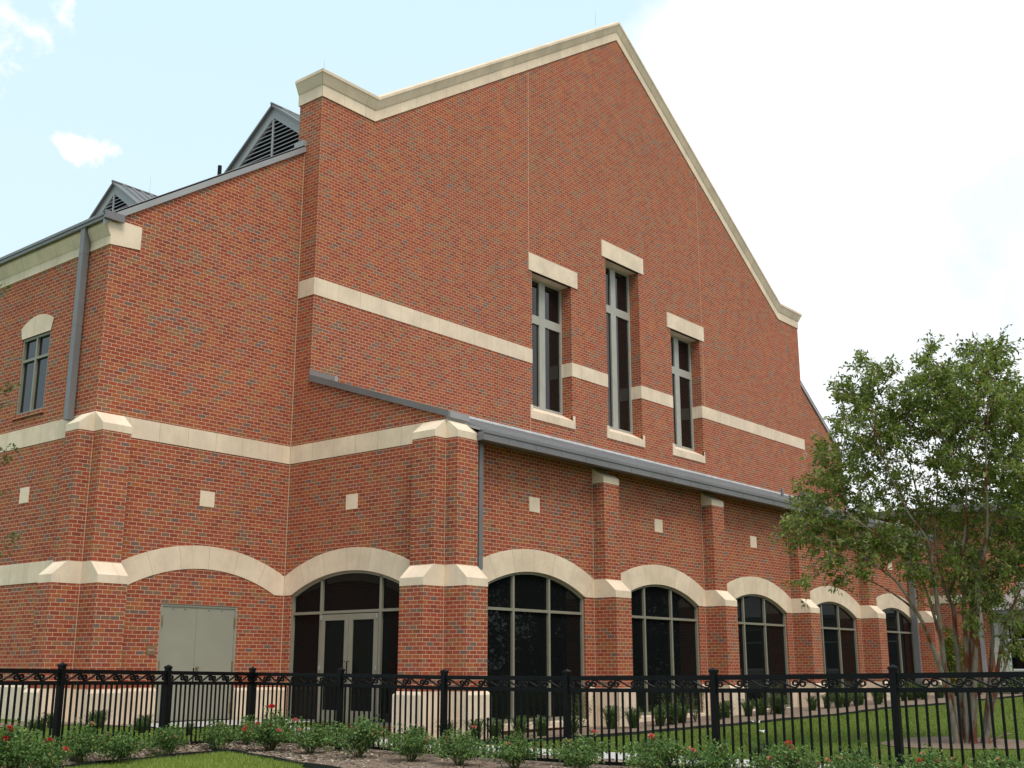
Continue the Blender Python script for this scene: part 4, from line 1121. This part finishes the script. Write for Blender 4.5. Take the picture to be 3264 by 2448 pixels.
# small tree just outside the left edge, some of whose shoots reach into the picture
lb = at(-330, 2300, 12.0); lb.z = gz(lb.x, lb.y)
lt = thing('crape_myrtle', 'young tree at the left edge whose leafy shoot tips reach into the photo', 'tree', lb)
fol, tw, tk = MB(), MB(), MB()
for du, top in ((-20, (-230, 900)), (10, (-160, 1350)), (40, (-330, 700)), (-40, (-480, 1000))):
    P = smooth([at(-330+du*.3, 2420, 12), at(-330+du, 2000, 12), at(-300+du, 1600, 12), at(top[0], top[1]+200, 12), at(*top, 12)], 2); P[0].z = lb.z-.05
    tk.tube(P, [.04*(1-.7*k/len(P)) for k in range(len(P))], 7)
tk.build('trunk', 'bark', lt, smooth=True)
for u, v, n in ((0, 925, 4), (8, 1240, 5), (-5, 1290, 3), (15, 1435, 4), (2, 1470, 3), (20, 1715, 4), (0, 1760, 3), (-8, 1585, 2)):
    c = at(u+6, v, 12.0); a = at(-200, v+60, 12.1)
    tw.tube([a, a.lerp(c, .6)+Vector((0, 0, .05)), c], [.008, .005, .003], 4, False)
    d = (c-a).normalized()
    for k in range(n*8):
        p = c+d*rnd.uniform(-.10, .10)+rv()*.045; leaf(fol, p, (d+rv()*1.1).normalized(), rnd.uniform(.04, .07), rnd.uniform(.018, .028), .1)
for _ in range(80):
    o = rv()*rnd.random()**.4; c = at(-330+o.x*210, 1150+o.y*480, 12.2+o.z*.7); spray(fol, tw, None, c, o, None, .2, 60, (.04, .07), .024)
fol.build('crown', 'leaf_edge', lt); tw.build('twigs', 'bark', lt)

# broad trees: beyond the low building, and unseen ones added to darken the window reflections
def big_tree(h, rw, n, lab=''):
    r = thing('oak_tree', lab, 'tree', (0, 0, 0)); t = MB(); f = MB()
    t.tube([(0, 0, -.3), (.05, 0, h*.2), (0, .1, h*.42)], [h*.035, h*.027, h*.018], 9); cl = []
    for k in range(11):
        a = k*2.4+rnd.random(); el = rnd.uniform(.15, 1.); L = rw*rnd.uniform(.55, .9)
        e = Vector((math.cos(a)*L*math.cos(el), math.sin(a)*L*math.cos(el), h*.42+h*.45*math.sin(el))); s0 = Vector((0, 0, h*rnd.uniform(.22, .42)))
        t.tube([s0, s0.lerp(e, .5)+Vector((0, 0, h*.05)), e], [h*.013, h*.008, h*.003], 6); cl.append((e, rw*.42))
    for k in range(10): cl.append((Vector((rnd.uniform(-.5, .5)*rw, rnd.uniform(-.5, .5)*rw, h*rnd.uniform(.45, .9))), rw*.4))
    for k in range(9): cl.append((Vector((rnd.uniform(-.8, .8)*rw, rnd.uniform(-.8, .8)*rw, h*rnd.uniform(.08, .35))), rw*.38))  # low clumps added to close bright gaps in the pane reflections
    for k in range(n):
        c, q = rnd.choice(cl); o = rv()*q*rnd.random()**.3; o.z *= .75; leaf(f, c+o, rv(), rnd.uniform(.22, .42), rnd.uniform(.14, .22))
    t.build('trunk', 'bark_d', r); f.build('crown', 'far_leaf', r); return r
bt = big_tree(10.5, 5., 7500); bt2 = big_tree(12.5, 6., 8500)
BT = [(bt, 62, 14.5, 1., 'dark broad tree beyond the low building, just right of the hall', None), (bt2, 70, 9, .95, 'dark broad tree beyond the grey canopy roof at the right edge', None), (bt, 66, 21, 1.05, 'dark tree showing over the brick link wall behind the multi-stemmed tree', None)]
for k, (x, y) in enumerate(((33, -19), (42, -21), (51, -18), (60, -20), (70, -18), (81, -21), (92, -17), (104, -16), (118, -13), (132, -10), (148, -6), (25, -24), (38, -26), (47, -25), (56, -25), (65, -26), (75, -26), (86, -25), (98, -23), (111, -21), (125, -19), (140, -15), (157, -10), (170, -3), (57, 5), (58, -2), (57, -9), (66, 1), (67, -7), (76, 4), (78, -5), (88, 6), (90, -4), (101, 3), (113, 8), (126, 5))):
    BT.append(((bt, bt2)[k % 2], x, y, rnd.uniform(.9, 1.15), 'dark broad tree outside the frame, added to darken the window reflections', 'unseen trees added for the window reflections'))
seen = set()
for i, (s, x, y, k, lab, g) in enumerate(BT):
    o = s if s not in seen else copy_tree(s); seen.add(s)
    o.location = (x, y, gz(x, y)); o.rotation_euler = (0, 0, i*1.9); o.scale = (k, k, k); tag(o, lab, 'tree', g)

# ================================================================== LOW BUILDING AT THE RIGHT
LX = 47.0
low = thing('low_building', 'low brick link building with a stone band and cream wing under a grey roof', 'building', (LX, 14, -.8))
wb = Wall('y', LX, 1)
w2 = wb.build(14.65, 26, -2, lambda y: 6.0).build('brick_wall', 'brick', low)
m = MB(); m.face([(LX, 14.65, -2), (LX+12, 14.65, -2), (LX+12, 14.65, 6), (LX, 14.65, 6)]); m.build('brick_wall', 'brick', low)
band(wb, 14.64, 26, 2.46, 2.77, w2)
m = MB(); m.box(LX-.5, LX+12, 14.2, 26, 6.0, 6.28); m.build('roof', 'metal', low)
m = MB(); m.box(LX-.16, LX-.02, 14.92, 15.06, -1, 2.4); m.build('downspout', 'metal_l', low)
cw = Wall('y', LX+.25, 1)
m = cw.build(6, 14.645, -2, lambda y: 2.2, (), [dict(a0=10.9, a1=14.15, z0=-.12, top=lambda a: 1.62, d=.15), dict(a0=6.4, a1=9.7, z0=-.12, top=lambda a: 1.62, d=.15)]); c_ = m.build('cream_wall', 'cream', low)
m = MB(); pr = [(14.62, -1.5), (14.05, -1.5), (14.40, 1.3), (14.25, 1.75), (14.62, 1.75)]
m.prism(pr, lambda y, z: (LX+.02, y, z), lambda y, z: (LX+.24, y, z)); m.build('flared_pilaster', 'cream', low)
for a in (10.9, 6.4):
    fr = rect_window(cw, a, a+3.25 if a > 8 else a+3.3, -.12, 1.62, .1, 1.03, 'white', low, .05, mw=.06, bw=.05)
m = MB(); m.box(LX-.35, LX+6, 5.8, 14.60, 1.98, 2.12); m.build('canopy', 'metal', low)
m = MB(); m.face([(LX-.38, 5.8, 2.13), (LX-.38, 14.58, 2.13), (LX+4.5, 14.58, 3.6), (LX+4.5, 5.8, 3.6)]); m.build('canopy_roof', 'metal_l', low)
# shrubs in front of it
def shrub(x, y, r, h, mat, lab, n=1500, sz=(.05, .10)):
    o = thing('shrub', lab, 'shrub', (x, y, gz(x, y))); f = MB(); st = MB()
    for k in range(7):
        a = k*.9; st.tube([(x, y, gz(x, y)), (x+math.cos(a)*r*.6, y+math.sin(a)*r*.6, gz(x, y)+h*.7)], [.02, .008], 4, False)
    for _ in range(n):
        v = rv()*rnd.random()**.35; p = Vector((x+v.x*r, y+v.y*r, gz(x, y)+h*.52+v.z*h*.5)); leaf(f, p, (rv()+Vector((0, 0, .3))).normalized(), rnd.uniform(*sz), rnd.uniform(sz[0]*.5, sz[1]*.5))
    f.build('foliage', mat, o); st.build('stems', 'stem', o)
shrub(45.2, 15.9, .75, 2.45, 'bush_leaf', 'tall yellow-green bush against the brick link wall', 2200, (.10, .18))
shrub(44.9, 16.6, .6, 1.9, 'rose_leaf', 'dark green bush between the hall corner and the yellow-green bush', 1700, (.10, .17))
for i, (x, y) in enumerate(((45.8, 13.6), (46.1, 12.6), (46.1, 11.5), (46.0, 10.4), (46.1, 9.2))):
    shrub(x, y, .62, .75, 'far_leaf', ('low dark shrub at the flared white pilaster', 'low dark shrub under the left pane of the canopy window', 'low dark shrub beneath the canopy window', 'low dark shrub at the right edge beneath the canopy', 'low dark shrub just outside the right edge')[i], 700, (.08, .14))
